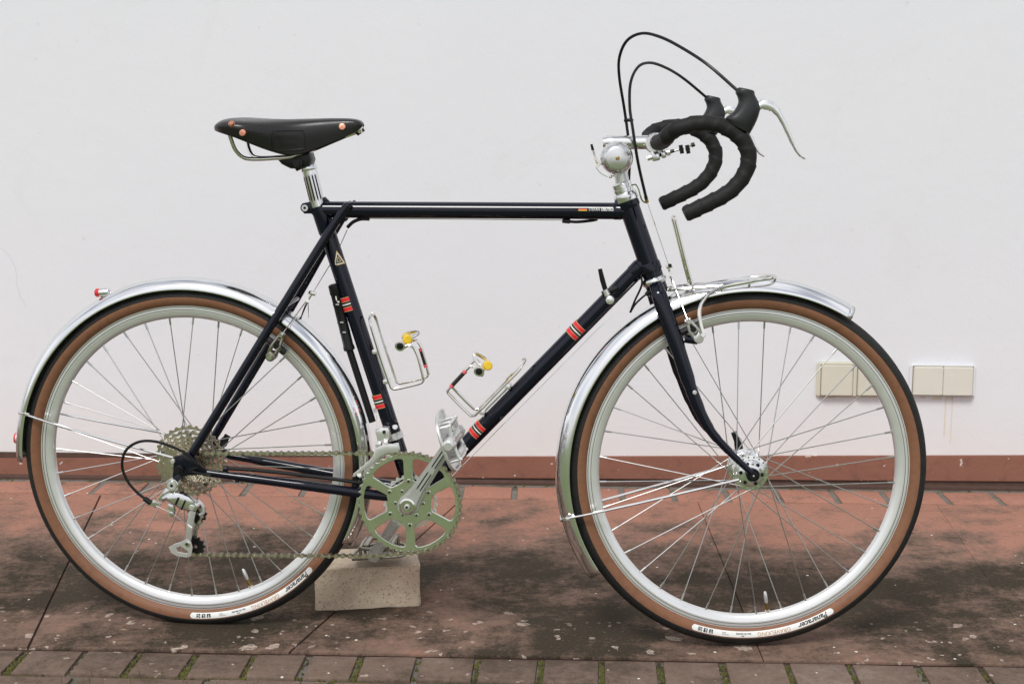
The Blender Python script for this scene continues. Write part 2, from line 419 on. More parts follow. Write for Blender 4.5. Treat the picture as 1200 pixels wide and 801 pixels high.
def moss():
    k = N('joint_moss'); p = k.pos()
    c = k.mix(k.noise(p, 90, 4), (0.045, 0.050, 0.012), (0.160, 0.150, 0.030))
    k.base(k.mix(k.ramp(k.noise(p, 30, 3), (0.45, 0.0), (0.65, 0.9)), c, (0.045, 0.035, 0.022)))
    k.set(Roughness=0.95); k.bump(k.noise(p, 400, 3), 0.8, 0.003); return k.m
MAT['moss'] = moss()
def lawn_mat():
    k = N('lawn_green'); p = k.pos()
    k.base(k.mix(k.noise(p, 6, 6), (0.105, 0.145, 0.050), (0.150, 0.190, 0.075))); k.set(Roughness=0.9)
    k.bump(k.noise(p, 60, 4), 0.6, 0.02); return k.m
MAT['lawn'] = lawn_mat()
def unseen_ground_mat():
    k = N('pale_reflected_ground'); p = k.pos()
    k.base(k.mix(k.noise(p, 30, 6), (0.30, 0.295, 0.28), (0.42, 0.41, 0.39))); k.set(Roughness=0.95); return k.m
MAT['unseen_pale_ground'] = unseen_ground_mat()  # ground out of view, added pale for what the metal reflects
def granite():
    k = N('granite_block'); p = k.coord()
    c = k.mix(k.noise(p, 150, 5, 0.7), (0.44, 0.345, 0.25), (0.68, 0.55, 0.41))
    c = k.mix(k.ramp(k.noise(p, 16, 4), (0.45, 0.0), (0.7, 0.45)), c, (0.36, 0.22, 0.17))
    v = k.n('ShaderNodeTexVoronoi', Scale=430); k.l(p, v.inputs['Vector']); s2 = k.n('ShaderNodeSeparateColor'); k.l(v.outputs['Color'], s2.inputs[0])
    c = k.mix(k.ramp(s2.outputs[0], (0.88, 0.0), (0.90, 0.45)), c, (0.06, 0.055, 0.05))
    c = k.mix(k.ramp(s2.outputs[1], (0.86, 0.0), (0.88, 0.6)), c, (0.55, 0.48, 0.38))
    k.base(c); k.set(Roughness=0.85); k.bump(k.noise(p, 170, 5, 0.7), 0.6, 0.003); return k.m
MAT['granite'] = granite()
MAT['cream'] = simple('cream_plastic', (0.66, 0.63, 0.53), 0.4, 0, 0.03, 20)
MAT['cream_pale'] = simple('pale_plastic', (0.70, 0.68, 0.60), 0.4, 0, 0.03, 20)
MAT['seam'] = simple('shadow_seam', (0.30, 0.27, 0.21), 0.7, 0, 0.1, 40)
def rust():
    k = N('rust_run'); p = k.pos()
    k.base(k.mix(k.noise(p, 60, 4), (0.74, 0.70, 0.62), (0.66, 0.57, 0.44))); k.set(Roughness=0.9); return k.m
MAT['rust'] = rust()
MAT['gap'] = simple('joint_and_shade_brown', (0.085, 0.046, 0.034), 0.85, 0, 0.2, 40)  # brown of the slab joints, also used as painted shade below the plinth
MAT['crack'] = simple('hairline_crack', (0.54, 0.53, 0.52), 0.9, 0, 0.1, 40)

# ground sheet to the horizon: unseen, invented and kept pale to brighten reflections, and the lawn in front of the paving
b = B()
b.add([(-400, -400, -0.060), (400, -400, -0.060), (400, 400, -0.060), (-400, 400, -0.060)], [(0, 1, 2, 3)], 'unseen_pale_ground')
put('unseen_pale_ground', b, kind='structure', label='unseen pale ground added to brighten reflections in the metal')
b = B(); b.add([W(-12, -3.2, -0.030), W(12, -3.2, -0.030), W(12, 2.099, -0.030), W(-12, 2.099, -0.030)], [(0, 1, 2, 3)], 'lawn')
put('lawn', b, kind='structure', label='green lawn along the paved strip')
def slabpoly(pts, z0, z1, key, bev=0.003, jit=0.0):
    bb = B(); bm = bmesh.new(); n = len(pts)
    a = [bm.verts.new(W(u, v, z0)) for u, v in pts]; c = [bm.verts.new(W(u, v, z1+random.uniform(-jit, jit))) for u, v in pts]
    bm.faces.new(a[::-1]); top = bm.faces.new(c)
    for i in range(n): bm.faces.new((a[i], a[(i+1) % n], c[(i+1) % n], c[i]))
    bmesh.ops.bevel(bm, geom=[e for e in top.edges], offset=bev, segments=2, affect='EDGES', profile=0.5)
    bm.verts.index_update()
    bb.add([q.co.copy() for q in bm.verts], [[q.index for q in f.verts] for f in bm.faces], key); bm.free(); return bb
# mortar bed under the paving
bed = put('paving_bed', slabpoly([(-4, 2.10), (4, 2.10), (4, 3.70), (-4, 3.70)], -0.06, -0.010, 'mortar'), kind='structure')
# five big slabs parted by open joints
terrace = put('terrace', slabpoly([(-4, 2.424), (4, 2.424), (4, 3.428), (-4, 3.428)], -0.0095, -0.0055, 'gap', 0.0005), kind='structure')
VF, VB = 2.4225, 3.428
J = [(-4, -4), (-0.975, -1.174), (-0.504, -0.278), (0.329, 0.296), (0.816, 0.870), (4, 4)]
JG = [0, .0022, .0022, .0008, .0001, 0]
for i in range(5):
    (a0, a1), (c0, c1) = J[i], J[i+1]; g, g2 = JG[i], JG[i+1]
    put('slab', slabpoly([(a0+g, VF), (c0-g2, VF), (c1-g2, VB), (a1+g, VB)], -0.005, 0.0, 'slab', 0.0013, 0.0003), terrace)
# brick border along the open edge: two courses, every brick laid singly
border = put('brick_border', slabpoly([(-3.5, 2.105), (3.5, 2.105), (3.5, 2.419), (-3.5, 2.419)], -0.0097, -0.0085, 'mortar', 0.0003), kind='structure')
edges = [-1.175, -1.073, -0.973, -0.868, -0.768, -0.668, -0.565, -0.467, -0.375, -0.273, -0.169, -0.058, 0.047, 0.148, 0.256, 0.368, 0.475, 0.592, 0.700, 0.808, 0.914]
joints = []
gaps = [0.013 if k % 3 else 0.010 for k in range(len(edges))]
for k in range(len(edges)-1):
    a, c = edges[k]+gaps[k]/2, edges[k+1]-gaps[k+1]/2
    sk = random.uniform(-0.003, 0.003)
    put('brick', slabpoly([(a+sk, 2.3125+random.uniform(-.002, .002)), (c+sk, 2.3125+random.uniform(-.002, .002)), (c, 2.4145+random.uniform(-.002, .001)), (a, 2.4145+random.uniform(-.002, .001))], -0.0085, -0.002, 'clinker', 0.003, 0.0012), border)
    joints.append((edges[k], 2.3125, 2.4145, gaps[k]))
u = -1.06
while u < 1.0:
    L = 0.21+random.uniform(-0.01, 0.01)
    put('brick', slabpoly([(u, 2.185), (u+L, 2.185), (u+L, 2.299+random.uniform(-.002, .002)), (u, 2.299+random.uniform(-.002, .002))], -0.0085, -0.002, 'clinker', 0.003, 0.001), border)
    u += L+0.010
# red pavers along the foot of the wall
strip = put('paver_strip', slabpoly([(-3.5, 3.432), (3.5, 3.432), (3.5, 3.66), (-3.5, 3.66)], -0.0093, -0.0035, 'mortar', 0.0003), kind='structure')
u = -1.75
while u < 1.6:
    L = 0.124+random.uniform(-0.012, 0.012)
    o1, o2 = random.uniform(-.004, .002), random.uniform(-.003, .003)
    put('brick', slabpoly([(u+.003, 3.4335+random.uniform(0, .002)), (u+L-.001, 3.4335+random.uniform(0, .002)), (u+L-.003, 3.545+o1), (u, 3.545+o2)], -0.0035, 0.0, 'wallbrick', 0.003, 0.0018), strip)
    u += L+0.011
# moss in the joints of the border
random.seed(11)
b = B()
def tuft(u, v, z, r, h):
    n = 7; vs = [W(u+math.cos(2*PI*k/n)*r*random.uniform(.7, 1.2), v+math.sin(2*PI*k/n)*r*random.uniform(.7, 1.2), z) for k in range(n)]
    vs += [W(u+math.cos(2*PI*k/n)*r*.5, v+math.sin(2*PI*k/n)*r*.5, z+h*random.uniform(.6, 1)) for k in range(n)] + [W(u, v, z+h)]
    fs = [(k, (k+1) % n, n+(k+1) % n, n+k) for k in range(n)] + [(n+k, n+(k+1) % n, 2*n) for k in range(n)]
    b.add(vs, fs, 'moss')
for (u, v0, v1, g) in joints:
    amount = random.choice((14, 40, 60, 80))
    for _ in range(amount):
        v = v0 + (v1-v0)*random.random()**1.4
        tuft(u+random.gauss(0, g*0.22), v, -0.0085, random.uniform(.0015, .0042), random.uniform(.002, .0065))
for _ in range(1000):
    uu = random.uniform(-1.1, 0.9)
    if noise.noise(V((uu*9, 3, 0))) > -0.05: tuft(uu, 2.3060+random.gauss(0, .0022), -0.0085, random.uniform(.0012, .0035), random.uniform(.002, .006))
for k in range(70):                          # a few on the slab edge and wall strip
    tuft(random.uniform(-1.5, 1.3), 3.555+random.gauss(0, .012), -0.0035, random.uniform(.002, .005), random.uniform(.002, .005))
for k in range(60):                          # grass blades sprouting by the second course
    uu = random.choice((-0.72, -0.80, -0.62, -0.55, -0.42, -0.2, .1))+random.gauss(0, .05); vv = random.uniform(2.22, 2.307); hh = random.uniform(.008, .022)
    lx = random.gauss(0, .006)
    b.add([W(uu-.0006, vv, -.004), W(uu+.0006, vv, -.004), W(uu+lx*.5+.0005, vv, hh*.6), W(uu+lx, vv, hh), W(uu+lx*.5-.0005, vv, hh*.6)], [(0, 1, 2, 3, 4)], 'moss')
put('moss', b, kind='stuff', label='green moss and grass sprouting in the brick joints', cat='moss')

# house wall
VW = 3.610
b = B()
def wbox(b, u0, u1, v0, v1, z0, z1, key, z0b=None, z1b=None, bev=0.0):
    z0b = z0 if z0b is None else z0b; z1b = z1 if z1b is None else z1b
    bm = bmesh.new()
    q = [bm.verts.new(W(*p)) for p in ((u0, v0, z0), (u1, v0, z0b), (u1, v1, z0b), (u0, v1, z0), (u0, v0, z1), (u1, v0, z1b), (u1, v1, z1b), (u0, v1, z1))]
    for f in ((0, 3, 2, 1), (4, 5, 6, 7), (0, 1, 5, 4), (1, 2, 6, 5), (2, 3, 7, 6), (3, 0, 4, 7)): bm.faces.new([q[i] for i in f])
    if bev: bmesh.ops.bevel(bm, geom=bm.edges[:], offset=bev, segments=2, affect='EDGES')
    bm.verts.index_update()
    b.add([x.co.copy() for x in bm.verts], [[x.index for x in f.verts] for f in bm.faces], key); bm.free()
wbox(b, -4, 4, VW, VW+0.3, -0.05, 3.2, 'stucco')
wall = put('house_wall', b, label='white rendered house wall with a brown painted plinth behind the bicycle', cat='wall')
b = B(); wbox(b, -4, 4, VW-0.012, VW+0.002, -0.0144, 0.0103, 'plinth', 0.0300, 0.1207, 0.002)
put('plinth', b, wall)
b = B(); wbox(b, -4, 4, VW-0.007, VW+0.003, -0.004, 0.0600, 'gap'); wbox(b, -4, 4, VW-0.038, VW-0.0072, -0.006, 0.0035, 'gap'); put('plinth_shade', b, wall)  # dark strips paint the plinth's shadow along its foot
b = B()
for seq in ([(18, 313), (20, 325), (19.5, 333), (22, 340), (24, 348), (28, 354), (31, 361)], [(0, 290), (8, 296), (13, 303), (18, 313)]):
    b.tube([hit(x, y, W(0, VW), -WN) for x, y in seq], 0.00045, 'crack', 5)
put('crack', b, wall)
# two pairs of covered sockets on the wall
def wallpt(px, py): 
    p = hit(px, py, W(0, VW), -WN); return p.dot(WU), p.z
def socket(x0, x1, y0, y1, flaps, frame_key, flap_key, label):
    u0, z1 = wallpt(x0, y0); u1, z0 = wallpt(x1, y1)
    b = B(); wbox(b, u0, u1, VW-0.012, VW+0.001, z0, z1, frame_key, bev=0.004)
    root = put('socket_box', b, label=label, cat='wall socket', group='flush covered sockets on the white wall')
    for (a0, a1, b0, b1) in flaps:
        fu0, fz1 = wallpt(a0, b0); fu1, fz0 = wallpt(a1, b1)
        b = B(); wbox(b, fu0-.0022, fu1+.0022, VW-0.0126, VW-0.0118, fz0-.0022, fz1+.0018, 'seam'); put('seam', b, root)
        b = B(); wbox(b, fu0, fu1, VW-0.0195, VW-0.011, fz0, fz1, flap_key, bev=0.002)
        put('flap', b, root)
    return root
socket(957, 1036, 423, 464.5, ((962, 997, 426, 462), (1004.5, 1031.5, 426.5, 462)), 'cream', 'cream', 'cream double socket with raised covers partly behind the front wheel rim')
socket(1066, 1140.5, 426, 464.5, ((1069.5, 1102.6, 428, 461.5), (1103.6, 1137, 428.4, 462)), 'stucco', 'cream_pale', 'pale double socket right of the front wheel with rust runs below')
b = B()
for (x, y0, y1, wd) in ((1108.5, 465, 510, .0016), (1116.3, 465, 519, .0011), (1098, 465, 468, .012), (1113, 465, 467.5, .008), (1082, 465, 466.5, .006), (970, 465, 466.2, .02)):
    u0, za = wallpt(x, y0); _, zb = wallpt(x, y1); wbox(b, u0-wd, u0+wd, VW-0.0006, VW+0.001, zb, za, 'rust')
put('rust_stain', b, wall)
# stone block under the far pedal
p0 = uv(G(369.5, 716)); p1 = uv(G(492.5, 711))
def blk():
    b = B(); bm = bmesh.new(); bmesh.ops.create_cube(bm, size=1.0)
    a = math.atan2(p1[1]-p0[1], p1[0]-p0[0]); L = math.hypot(p1[0]-p0[0], p1[1]-p0[1]); hh = 0.083; dp = 0.125
    bmesh.ops.subdivide_edges(bm, edges=bm.edges[:], cuts=9, use_grid_fill=True)
    for q in bm.verts: q.co = V((q.co.x*L, q.co.y*dp, q.co.z*hh))
    bmesh.ops.bevel(bm, geom=[e for e in bm.edges if e.calc_face_angle(0) > 0.5], offset=0.0022, segments=2, affect='EDGES')
    for q in bm.verts:
        nn = noise.noise_vector(q.co*70)*0.0017 + noise.noise_vector(q.co*22)*0.0016; q.co += nn
        if q.co.z > 0: q.co.z += q.co.x*0.010
    bm.verts.index_update(); b.add([q.co.copy() for q in bm.verts], [[q.index for q in f.verts] for f in bm.faces], 'granite'); bm.free()
    mid = W((p0[0]+p1[0])/2, (p0[1]+p1[1])/2)
    mat = Matrix.Translation(mid + (WN*math.cos(a)-WU*math.sin(a))*dp/2 + V((0, 0, hh/2))) @ Matrix.Rotation(a-TH, 4, 'Z')
    put('stone_block', b, label='rough beige stone block on the paving propping up the far pedal', cat='stone block', mat=mat, sharp=60)
blk()

# ================================================================== THE BICYCLE
bike = link('bicycle', None, label='dark navy touring bicycle with drop bars, aluminium mudguards and tan tyres', cat='bicycle')
bike.matrix_world = M
def yv(p): return V((p[0], -p[1], p[2]))     # mirror to the far side
def mir(pts): return [yv(p) for p in pts]

# ---------------------------------------------------------------- wheels
RR = 0.2855
TPROF = [(.2845, .0098), (.2875, .0140), (.2915, .0172), (.2960, .0188), (.2995, .0192), (.3022, .0190), (.3030, .0196), (.3065, .0186), (.3105, .0160), (.3145, .0112), (.3170, .0058), (.3180, 0)]
def tw(r):
    for (a, x), (c, y) in zip(TPROF, TPROF[1:]):
        if a <= r <= c: return x+(y-x)*(r-a)/(c-a)
    return 0.0
def ringmesh(b, prof, keys, seg=144):
    """closed of revolution about y; prof [(r, y)]"""
    n = len(prof); o = len(b.v)
    for k in range(seg):
        q = 2*PI*k/seg
        for r, y in prof: b.v.append(V((r*math.cos(q), y, r*math.sin(q))))
    for k in range(seg):
        for i in range(n):
            j = (i+1) % n
            b.f.append([o+k*n+i, o+k*n+j, o+((k+1) % seg)*n+j, o+((k+1) % seg)*n+i]); b.mi.append(b.m(keys[i] if isinstance(keys, list) else keys))
def on_tyre(ang, r, e): return V((r*math.cos(ang), -(tw(r)+e), r*math.sin(ang)))
me_cache = {}
def tyre():
    b = B(); prof = [(r, -y) for r, y in TPROF] + [(r, y) for r, y in TPROF[-2::-1]]
    n = len(TPROF); keys = ['tan']*5 + ['tread']*(2*(n-6)) + ['tan']*20
    ringmesh(b, prof, keys[:len(prof)]); return b.mesh('tyre', 25)
def rim():
    b = B(); h = [(.2858, .0112), (.2840, .0112), (.2838, .0098), (.2828, .0098), (.2826, .0108), (.2786, .0108), (.2784, .0098), (.2775, .0098), (.2773, .0107), (.2752, .0106), (.2748, .0100), (.2690, .0086), (.2645, .0058), (.2626, .0025)]
    prof = [(r, -y) for r, y in h] + [(r, y) for r, y in h[::-1]] + [(.2800, .007), (.2800, -.007)]
    m_ = len(h); kk = ['rim']*len(prof)
    for i in (1, 2, 3, 5, 6, 7): kk[i] = 'groove'; kk[2*m_-2-i] = 'groove'
    ringmesh(b, prof, kk); return b.mesh('wheel', 30)
TYRE_ME, RIM_ME = tyre(), rim()
def spoke_mesh(L):
    b = B(); b.tube([(0, 0, 0), (0, 0, L-.012)], 0.00095, 'spoke', 6); b.tube([(0, 0, L-.013), (0, 0, L+.001)], 0.0019, 'spoke', 6)
    return b.mesh('spoke')
def lace(wheel, flanges, phase, n=36):
    ms = []
    for (fy, fr) in flanges:
        a = 2*PI/n*2*3; L = math.sqrt(.2632**2 + fr**2 - 2*.2632*fr*math.cos(rad(58)) + fy**2); ms.append((spoke_mesh(L), L))
    for k in range(n):
        side = k % 2; fy, fr = flanges[side]; me, L = ms[side]
        q = phase + 2*PI*k/n; lead = 1 if (k//2) % 2 else -1
        hole = q - lead*rad(58)
        p = V((fr*math.cos(hole), fy + (0.0015 if lead > 0 else -0.0015), fr*math.sin(hole))); e = V((.2632*math.cos(q), -.002 if fy < 0 else .002, .2632*math.sin(q)))
        z = (e-p).normalized(); x = z.orthogonal().normalized(); y = z.cross(x)
        m = Matrix((x, y, z)).transposed().to_4x4(); m.translation = p
        m = m @ Matrix.Diagonal((1, 1, (e-p).length/L, 1))
        link('spoke', me, wheel, mat=m)
def label_strip(wheel, a0, a1):
    """white tyre label with its print, read from outside with the wheel turned over; a0 < a1"""
    b = B(); n = 46; r0, r1 = .2900, .3002; cap = .0051/.295
    rows = []
    for i in range(n+1):
        x_ = i/n; c_ = 10; a = a0 + (cap*(1-math.cos(PI/2*i/c_)) if i <= c_ else (a1-a0)-cap*(1-math.cos(PI/2*(n-i)/c_)) if i >= n-c_ else cap+(a1-a0-2*cap)*(i-c_)/(n-2*c_)); t = min((a-a0), (a1-a))/cap
        hh = (r1-r0)/2*(math.sqrt(max(0, 1-(1-t)**2)) if t < 1 else 1); rm = (r0+r1)/2
        rows.append([on_tyre(a, rm+hh*k, .0003) for k in (-1, -.5, 0, .5, 1)])
    vs = [p for r in rows for p in r]; fs = [(i*5+k, i*5+k+1, i*5+k+6, i*5+k+5) for i in range(n) for k in range(4)]
    b.add(vs, fs, 'white'); put('tyre_label', b, wheel, sharp=80)
    def word(body, at, size, key, bold=0.0, sx=1.0, shear=0.0, dr=0.0, sp=1.0):
        vs, fs = text_mesh(body, size, bold, shear, sp); ac = a1 + (a0-a1)*at
        b = B(); b.add([on_tyre(ac - q.x*sx/.295, .2951+dr+q.y, .0007) for q in vs], fs, key); put('tyre_print', b, wheel)
    word('Panaracer', .15, .0122, 'black', .0003, 1.12, 0.15)
    word('GRAVELKING', .43, .0098, 'tanprint', 0, 1.02)
    word('26x1.50 (38-559)', .64, .0036, 'black', .0001, 1.1, 0, -.0014)
    word('M+S', .645, .0026, 'black', .0001, 1, 0, .0024)
    word('FOLDING', .765, .0026, 'black', 0, 1.1, 0, .0012)
    word('BEAD', .775, .0026, 'black', 0, 1.1, 0, -.0018)
    # three black blocks with white letters
    for j, ch in enumerate('TLC'):
        ac = a1 + (a0-a1)*(.865+.038*j); hw = .0036/.295; b = B()
        b.add([on_tyre(ac+sx*hw, .2951+sz*.0034, .0006) for sx, sz in ((1, -1), (-1, -1), (-1, 1), (1, 1))], [(0, 1, 2, 3)], 'black')
        vs, fs = text_mesh(ch, .0068, .0002)
        b.add([on_tyre(ac - q.x/.295, .2951+q.y, .0010) for q in vs], fs, 'white'); put('tyre_print', b, wheel)
def valve(wheel, ang):
    b = B(); c = V((math.cos(ang), 0, math.sin(ang))); b.cyl(c*.2635, c*.2600, .0045, 'satin', 8); b.tube([c*.262, c*.244], .0026, 'brass', 8); b.tube([c*.246, c*.238, c*.228, c*.225], [.0030, .0036, .0032, .0018], 'satin', 8)
    put('valve', b, wheel)
RHUB = V((0, 0, RT))
rear = link('wheel', RIM_ME, bike, mat=Matrix.Translation(RHUB), label='rear wheel with the sprockets')
front = link('wheel', RIM_ME, bike, mat=ST.copy(), label='front wheel turned slightly away')
for wh in (rear, front): link('tyre', TYRE_ME, wh)
lace(rear, ((-.018, .0225), (.034, .0225)), rad(87.4)); lace(front, ((-.029, .0285), (.029, .0285)), rad(94.5))
def angle_at(fn_, px, py, c):
    p = fn_(px, py, .0185)-c; return math.atan2(p.z, p.x)
label_strip(front, angle_at(S, 811, 733, V((0, 0, 0))), angle_at(S, 975, 712, V((0, 0, 0))))
label_strip(rear, angle_at(F, 223, 719, RHUB), angle_at(F, 366, 666, RHUB))
valve(front, angle_at(S, 900, 705, V((0, 0, 0)))); valve(rear, angle_at(F, 287, 683, RHUB))
# hubs
b = B()
for sgn in (-1, 1):
    b.lathe([(.010, .0385), (.0140, .0380), (.0225, .0345), (.0240, .0318), (.0310, .0305), (.0312, .0278), (.0270, .0262)], (0, 0, 0), (0, sgn, 0), 'alu', 32)
    for k in range(18):
        q = 2*PI*k/18; b.cyl((.0282*math.cos(q), sgn*.0275, .0282*math.sin(q)), (.0282*math.cos(q), sgn*.0320, .0282*math.sin(q)), .0019, 'chrome', 6)
    b.cyl((0, sgn*.034, 0), (0, sgn*.046, 0), .009, 'satin', 16)
    for k in range(6):
        q = 2*PI*(k+.4)/6; b.cyl((.0165*math.cos(q), sgn*.033, .0165*math.sin(q)), (.0165*math.cos(q), sgn*.0375, .0165*math.sin(q)), .0026, 'chrome', 8)
for k in range(6):
    q = 2*PI*(k+.9)/6; b.cyl((.0185*math.cos(q), -.0355, .0185*math.sin(q)), (.0185*math.cos(q), -.0372, .0185*math.sin(q)), .0034, 'black_metal', 10)
b.cyl((0, -.028, 0), (0, .028, 0), .0265, 'alu', 32); b.cyl((0, -.055, 0), (0, .058, 0), .0045, 'chrome', 10)
put('hub', b, front)
b = B(); b.cyl((0, -.02, 0), (0, .034, 0), .014, 'satin', 20)
b.lathe([(.014, .030), (.025, .0325), (.026, .0355), (.016, .037), (.012, .05), (.009, .062)], (0, 0, 0), (0, 1, 0), 'satin', 28)
b.lathe([(.014, .012), (.026, .0165), (.026, .0190), (.016, .0205)], (0, 0, 0), (0, -1, 0), 'satin', 28)
b.cyl((0, -.068, 0), (0, .068, 0), .0048, 'chrome', 10); put('hub', b, rear)
b = B(); p = S(863, 540, -.058); q = S(860, 506, -.066)      # far side quick-release lever
b.tube(spl([S(880, 551, -.058), p, S(866, 525, -.066), q], 4), [.004, .006, .0075, .0055], 'black_metal', 8, ell=.004); put('quick_release', b, front)
b = B(); b.tube(spl([F(p_, q_, r_)-RHUB for p_, q_, r_ in ((257, 529, -.070), (262, 518, -.078), (267, 509.5, -.082))], 4), [.004, .008, .006], 'black_metal', 8, ell=.004); b.tube([F(222, 541, -.074)-RHUB, F(250, 535, -.074)-RHUB, F(258, 527, -.071)-RHUB], .0042, 'black_metal', 8); b.cyl((0, .062, 0), (0, .078, 0), .008, 'black_metal', 12); put('quick_release', b, rear)
# ---------------------------------------------------------------- sprockets
def gear(teeth, r, y0, th, inner, key, cx=V((0, 0, 0)), phase=0.0, depth=.0038, arms=0):
    b = B(); out_, inn = [], []
    for k in range(teeth):
        q = phase+2*PI*k/teeth; st = 2*PI/teeth
        for f, rr in ((-.5, r-depth), (-.30, r-depth*.75), (-.11, r), (.11, r), (.30, r-depth*.75)): out_.append((rr, q+f*st))
    n = len(out_); vs = []
    for y in (y0, y0+th):
        vs += [cx+V((a*math.cos(t), y, a*math.sin(t))) for a, t in out_]
        vs += [cx+V((inner*math.cos(t), y, inner*math.sin(t))) for a, t in out_]
    fs = []
    for i in range(n):
        j = (i+1) % n
        fs += [(i, j, n+j, n+i), (2*n+i, 3*n+i, 3*n+j, 2*n+j), (i, 2*n+i, 2*n+j, j), (n+i, n+j, 3*n+j, 3*n+i)]
    b.add(vs, fs, key); return b
cass = B(); cass.cyl((0, -.047, 0), (0, -.010, 0), .0175, 'chain_dark', 24); cass.lathe([(.006, .0), (.0150, .0005), (.0165, .003)], (0, -.0530, 0), (0, 1, 0), 'black_metal', 24)
for k in range(5):
    q = 2*PI*k/5+.3; cass.box((.034*math.cos(q), -.018, .034*math.sin(q)), .040, .010, .007, 'chain_dark', .001, X=(math.cos(q), 0, math.sin(q)), Z=(-math.sin(q), 0, math.cos(q)))
cass = put('cassette', cass, bike, mat=Matrix.Translation(RHUB))
TE = (11, 12, 14, 16, 18, 21, 24, 28, 32)
for i, t in enumerate(TE):
    r = .0127/(2*math.sin(PI/t))+.0022; put('sprocket', gear(t, r, -.0500+i*.0043, .0017, max(.012, r-.0078), 'steel', phase=i*.17), cass)

# ---------------------------------------------------------------- frame
TOP0, TOP1 = F(372, 245.5), F(737, 247.3)
ST0, BBP = F(376, 248), F(485.5, 582.5)
HT0, HT1 = F(734.7, 234.5), F(765.6, 324)
DT0 = F(757, 306)
hx = (HT0-HT1).normalized(); sx = (ST0-BBP).normalized()
b = B(); b.cyl(BBP+V((0, -.034, 0)), BBP+V((0, .034, 0)), .0195, 'paint', 28, bev=.002)
dx = (DT0-BBP).normalized(); tx = (TOP1-TOP0).normalized()
frame = put('frame', b, bike)
b = B()
for p, a, L, r in ((ST0+sx*.010, -sx, .050, .0157), (BBP, sx, .036, .0153), (BBP, dx, .038, .0154), (HT1+hx*.010, hx, .016, .0196), (HT0-hx*.002, -hx, .012, .0196), (DT0-dx*.012, -dx, .020, .0155), (TOP1-tx*.012, -tx, .016, .0153)):
    lb = B(); lb.lathe([(r-.0012, 0), (r, .001), (r, L-.003), (r-.0013, L)], p, a, 'paint', 24)
    put('lug', lb, frame)
# seat lug ears and binder
e0 = F(359, 243); b.cyl(e0+V((0, -.011, 0)), e0+V((0, .011, 0)), .0082, 'paint', 16, bev=.001)
b.prism([F(355, 238), F(364, 236), F(376, 240), F(376, 262), F(366, 250), F(357, 250)], -.009, .009, 'paint', .002)
b.cyl(e0+V((0, -.0118, 0)), e0+V((0, -.0105, 0)), .0058, 'satin', 14); b.cyl(e0+V((0, -.0122, 0)), e0+V((0, -.0116, 0)), .0026, 'black_metal', 6)
b.prism([F(378, 232), F(381, 230.5), F(387, 236.5), F(378, 238)], -.004, .004, 'paint', .001)
put('seat_lug', b, frame)
for sg in (1, -1):                            # dropouts
    b = B()
    y0, y1 = -sg*.0625, -sg*.0685
    o = [F(205, 534, .065), F(214, 532, .065), F(226, 527, .065), F(233, 543, .065), F(243, 550, .065), F(242, 556, .065), F(224, 556, .065), F(212, 558, .065), F(206, 575, .065), F(199, 574, .065), F(203, 556, .065)]
    b.prism(o, min(y0, y1), max(y0, y1), 'paint', .001)
    q = F(211.5, 549, .066); b.cyl(V((q.x, -sg*.068, q.z)), V((q.x, -sg*.075, q.z)), .0078, 'black_metal', 18, bev=.001); b.cyl(V((q.x, -sg*.074, q.z)), V((q.x, -sg*.078, q.z)), .0035, 'black_metal', 10)
    q = F(203.5, 539.5, .066); b.cyl(V((q.x, -sg*.066, q.z)), V((q.x, -sg*.073, q.z)), .0042, 'satin', 10, bev=.001)
    put('dropout', b, frame)
def tubep(name, p, q, r, key='paint', seg=28, parent=frame, **kw):
    b = B(); b.tube([V(p)+(V(q)-V(p))*t for t in (0, .33, .66, 1)], r, key, seg); return put(name, b, parent, **kw)
tubep('top_tube', TOP0, TOP1, .01445); tubep('seat_tube', ST0+sx*.010, BBP, .01445); tubep('down_tube', DT0, BBP, .01455); tubep('head_tube', HT0, HT1, .0178)
for sg in (1, -1):
    f = (lambda p: p) if sg > 0 else yv
    b = B(); pts = [F(408, 240.5, .0165), F(399, 252, .0185), F(383, 276, .024), F(330, 361, .046), F(262, 471, .058), F(228, 526, .064), F(222, 535, .0655)]
    b.tube([f(p) for p in spl(pts, 5)], [.0080]*20+[.0075, .0070, .0065, .0060], 'paint', 14)
    # flattened scalloped cap lying on the seat lug
    cpts = [F(410.5, 237.5, .0185), F(407, 242, .0195), F(399, 253, .0212), F(392, 263, .0225)]
    b.tube([f(p) for p in spl(cpts, 4)], [.0030, .0075, .0085, .0088, .0085, .006], 'paint', 14, ell=[.002, .005, .006, .006, .005, .004][0]*2.0)
    put('seat_stay', b, frame)
    b = B(); pts = [F(222, 550, .065), F(240, 553, .062), F(300, 561, .056), F(380, 571.5, .046), F(440, 579.5, .036), F(480, 583, .028)]
    b.tube([f(p) for p in spl(pts, 5)], [.0055, .0068, .0082, .0090, .0092, .0092], 'paint', 16); put('chain_stay', b, frame)
b = B(); q0 = F(333, 357, .044); q1 = V((q0.x, -q0.y, q0.z)); b.tube([q0, (q0+q1)/2+V((.006, 0, .004)), q1], .006, 'paint', 12); put('stay_bridge', b, frame)
def band(p, ax, r):
    b = B(); ax = V(ax).normalized(); h = -.0142
    for key, L in (('gold', .0009), ('red', .0064), ('gold', .0009), ('black', .0034), ('white', .0022), ('black', .0034), ('gold', .0009), ('red', .0064), ('gold', .0009)):
        b.lathe([(r+.0001, h), (r+.00045, h+.00002), (r+.00045, h+L-.00002), (r+.0001, h+L)], p, ax, key, 28); h += L
    put('stripe_band', b, frame, sharp=80)
band(F(409.5, 353.8), sx, .01445); band(F(447, 467.3), sx, .01445); band(F(677, 386.7), dx, .01455); band(F(562.5, 503), dx, .01455)
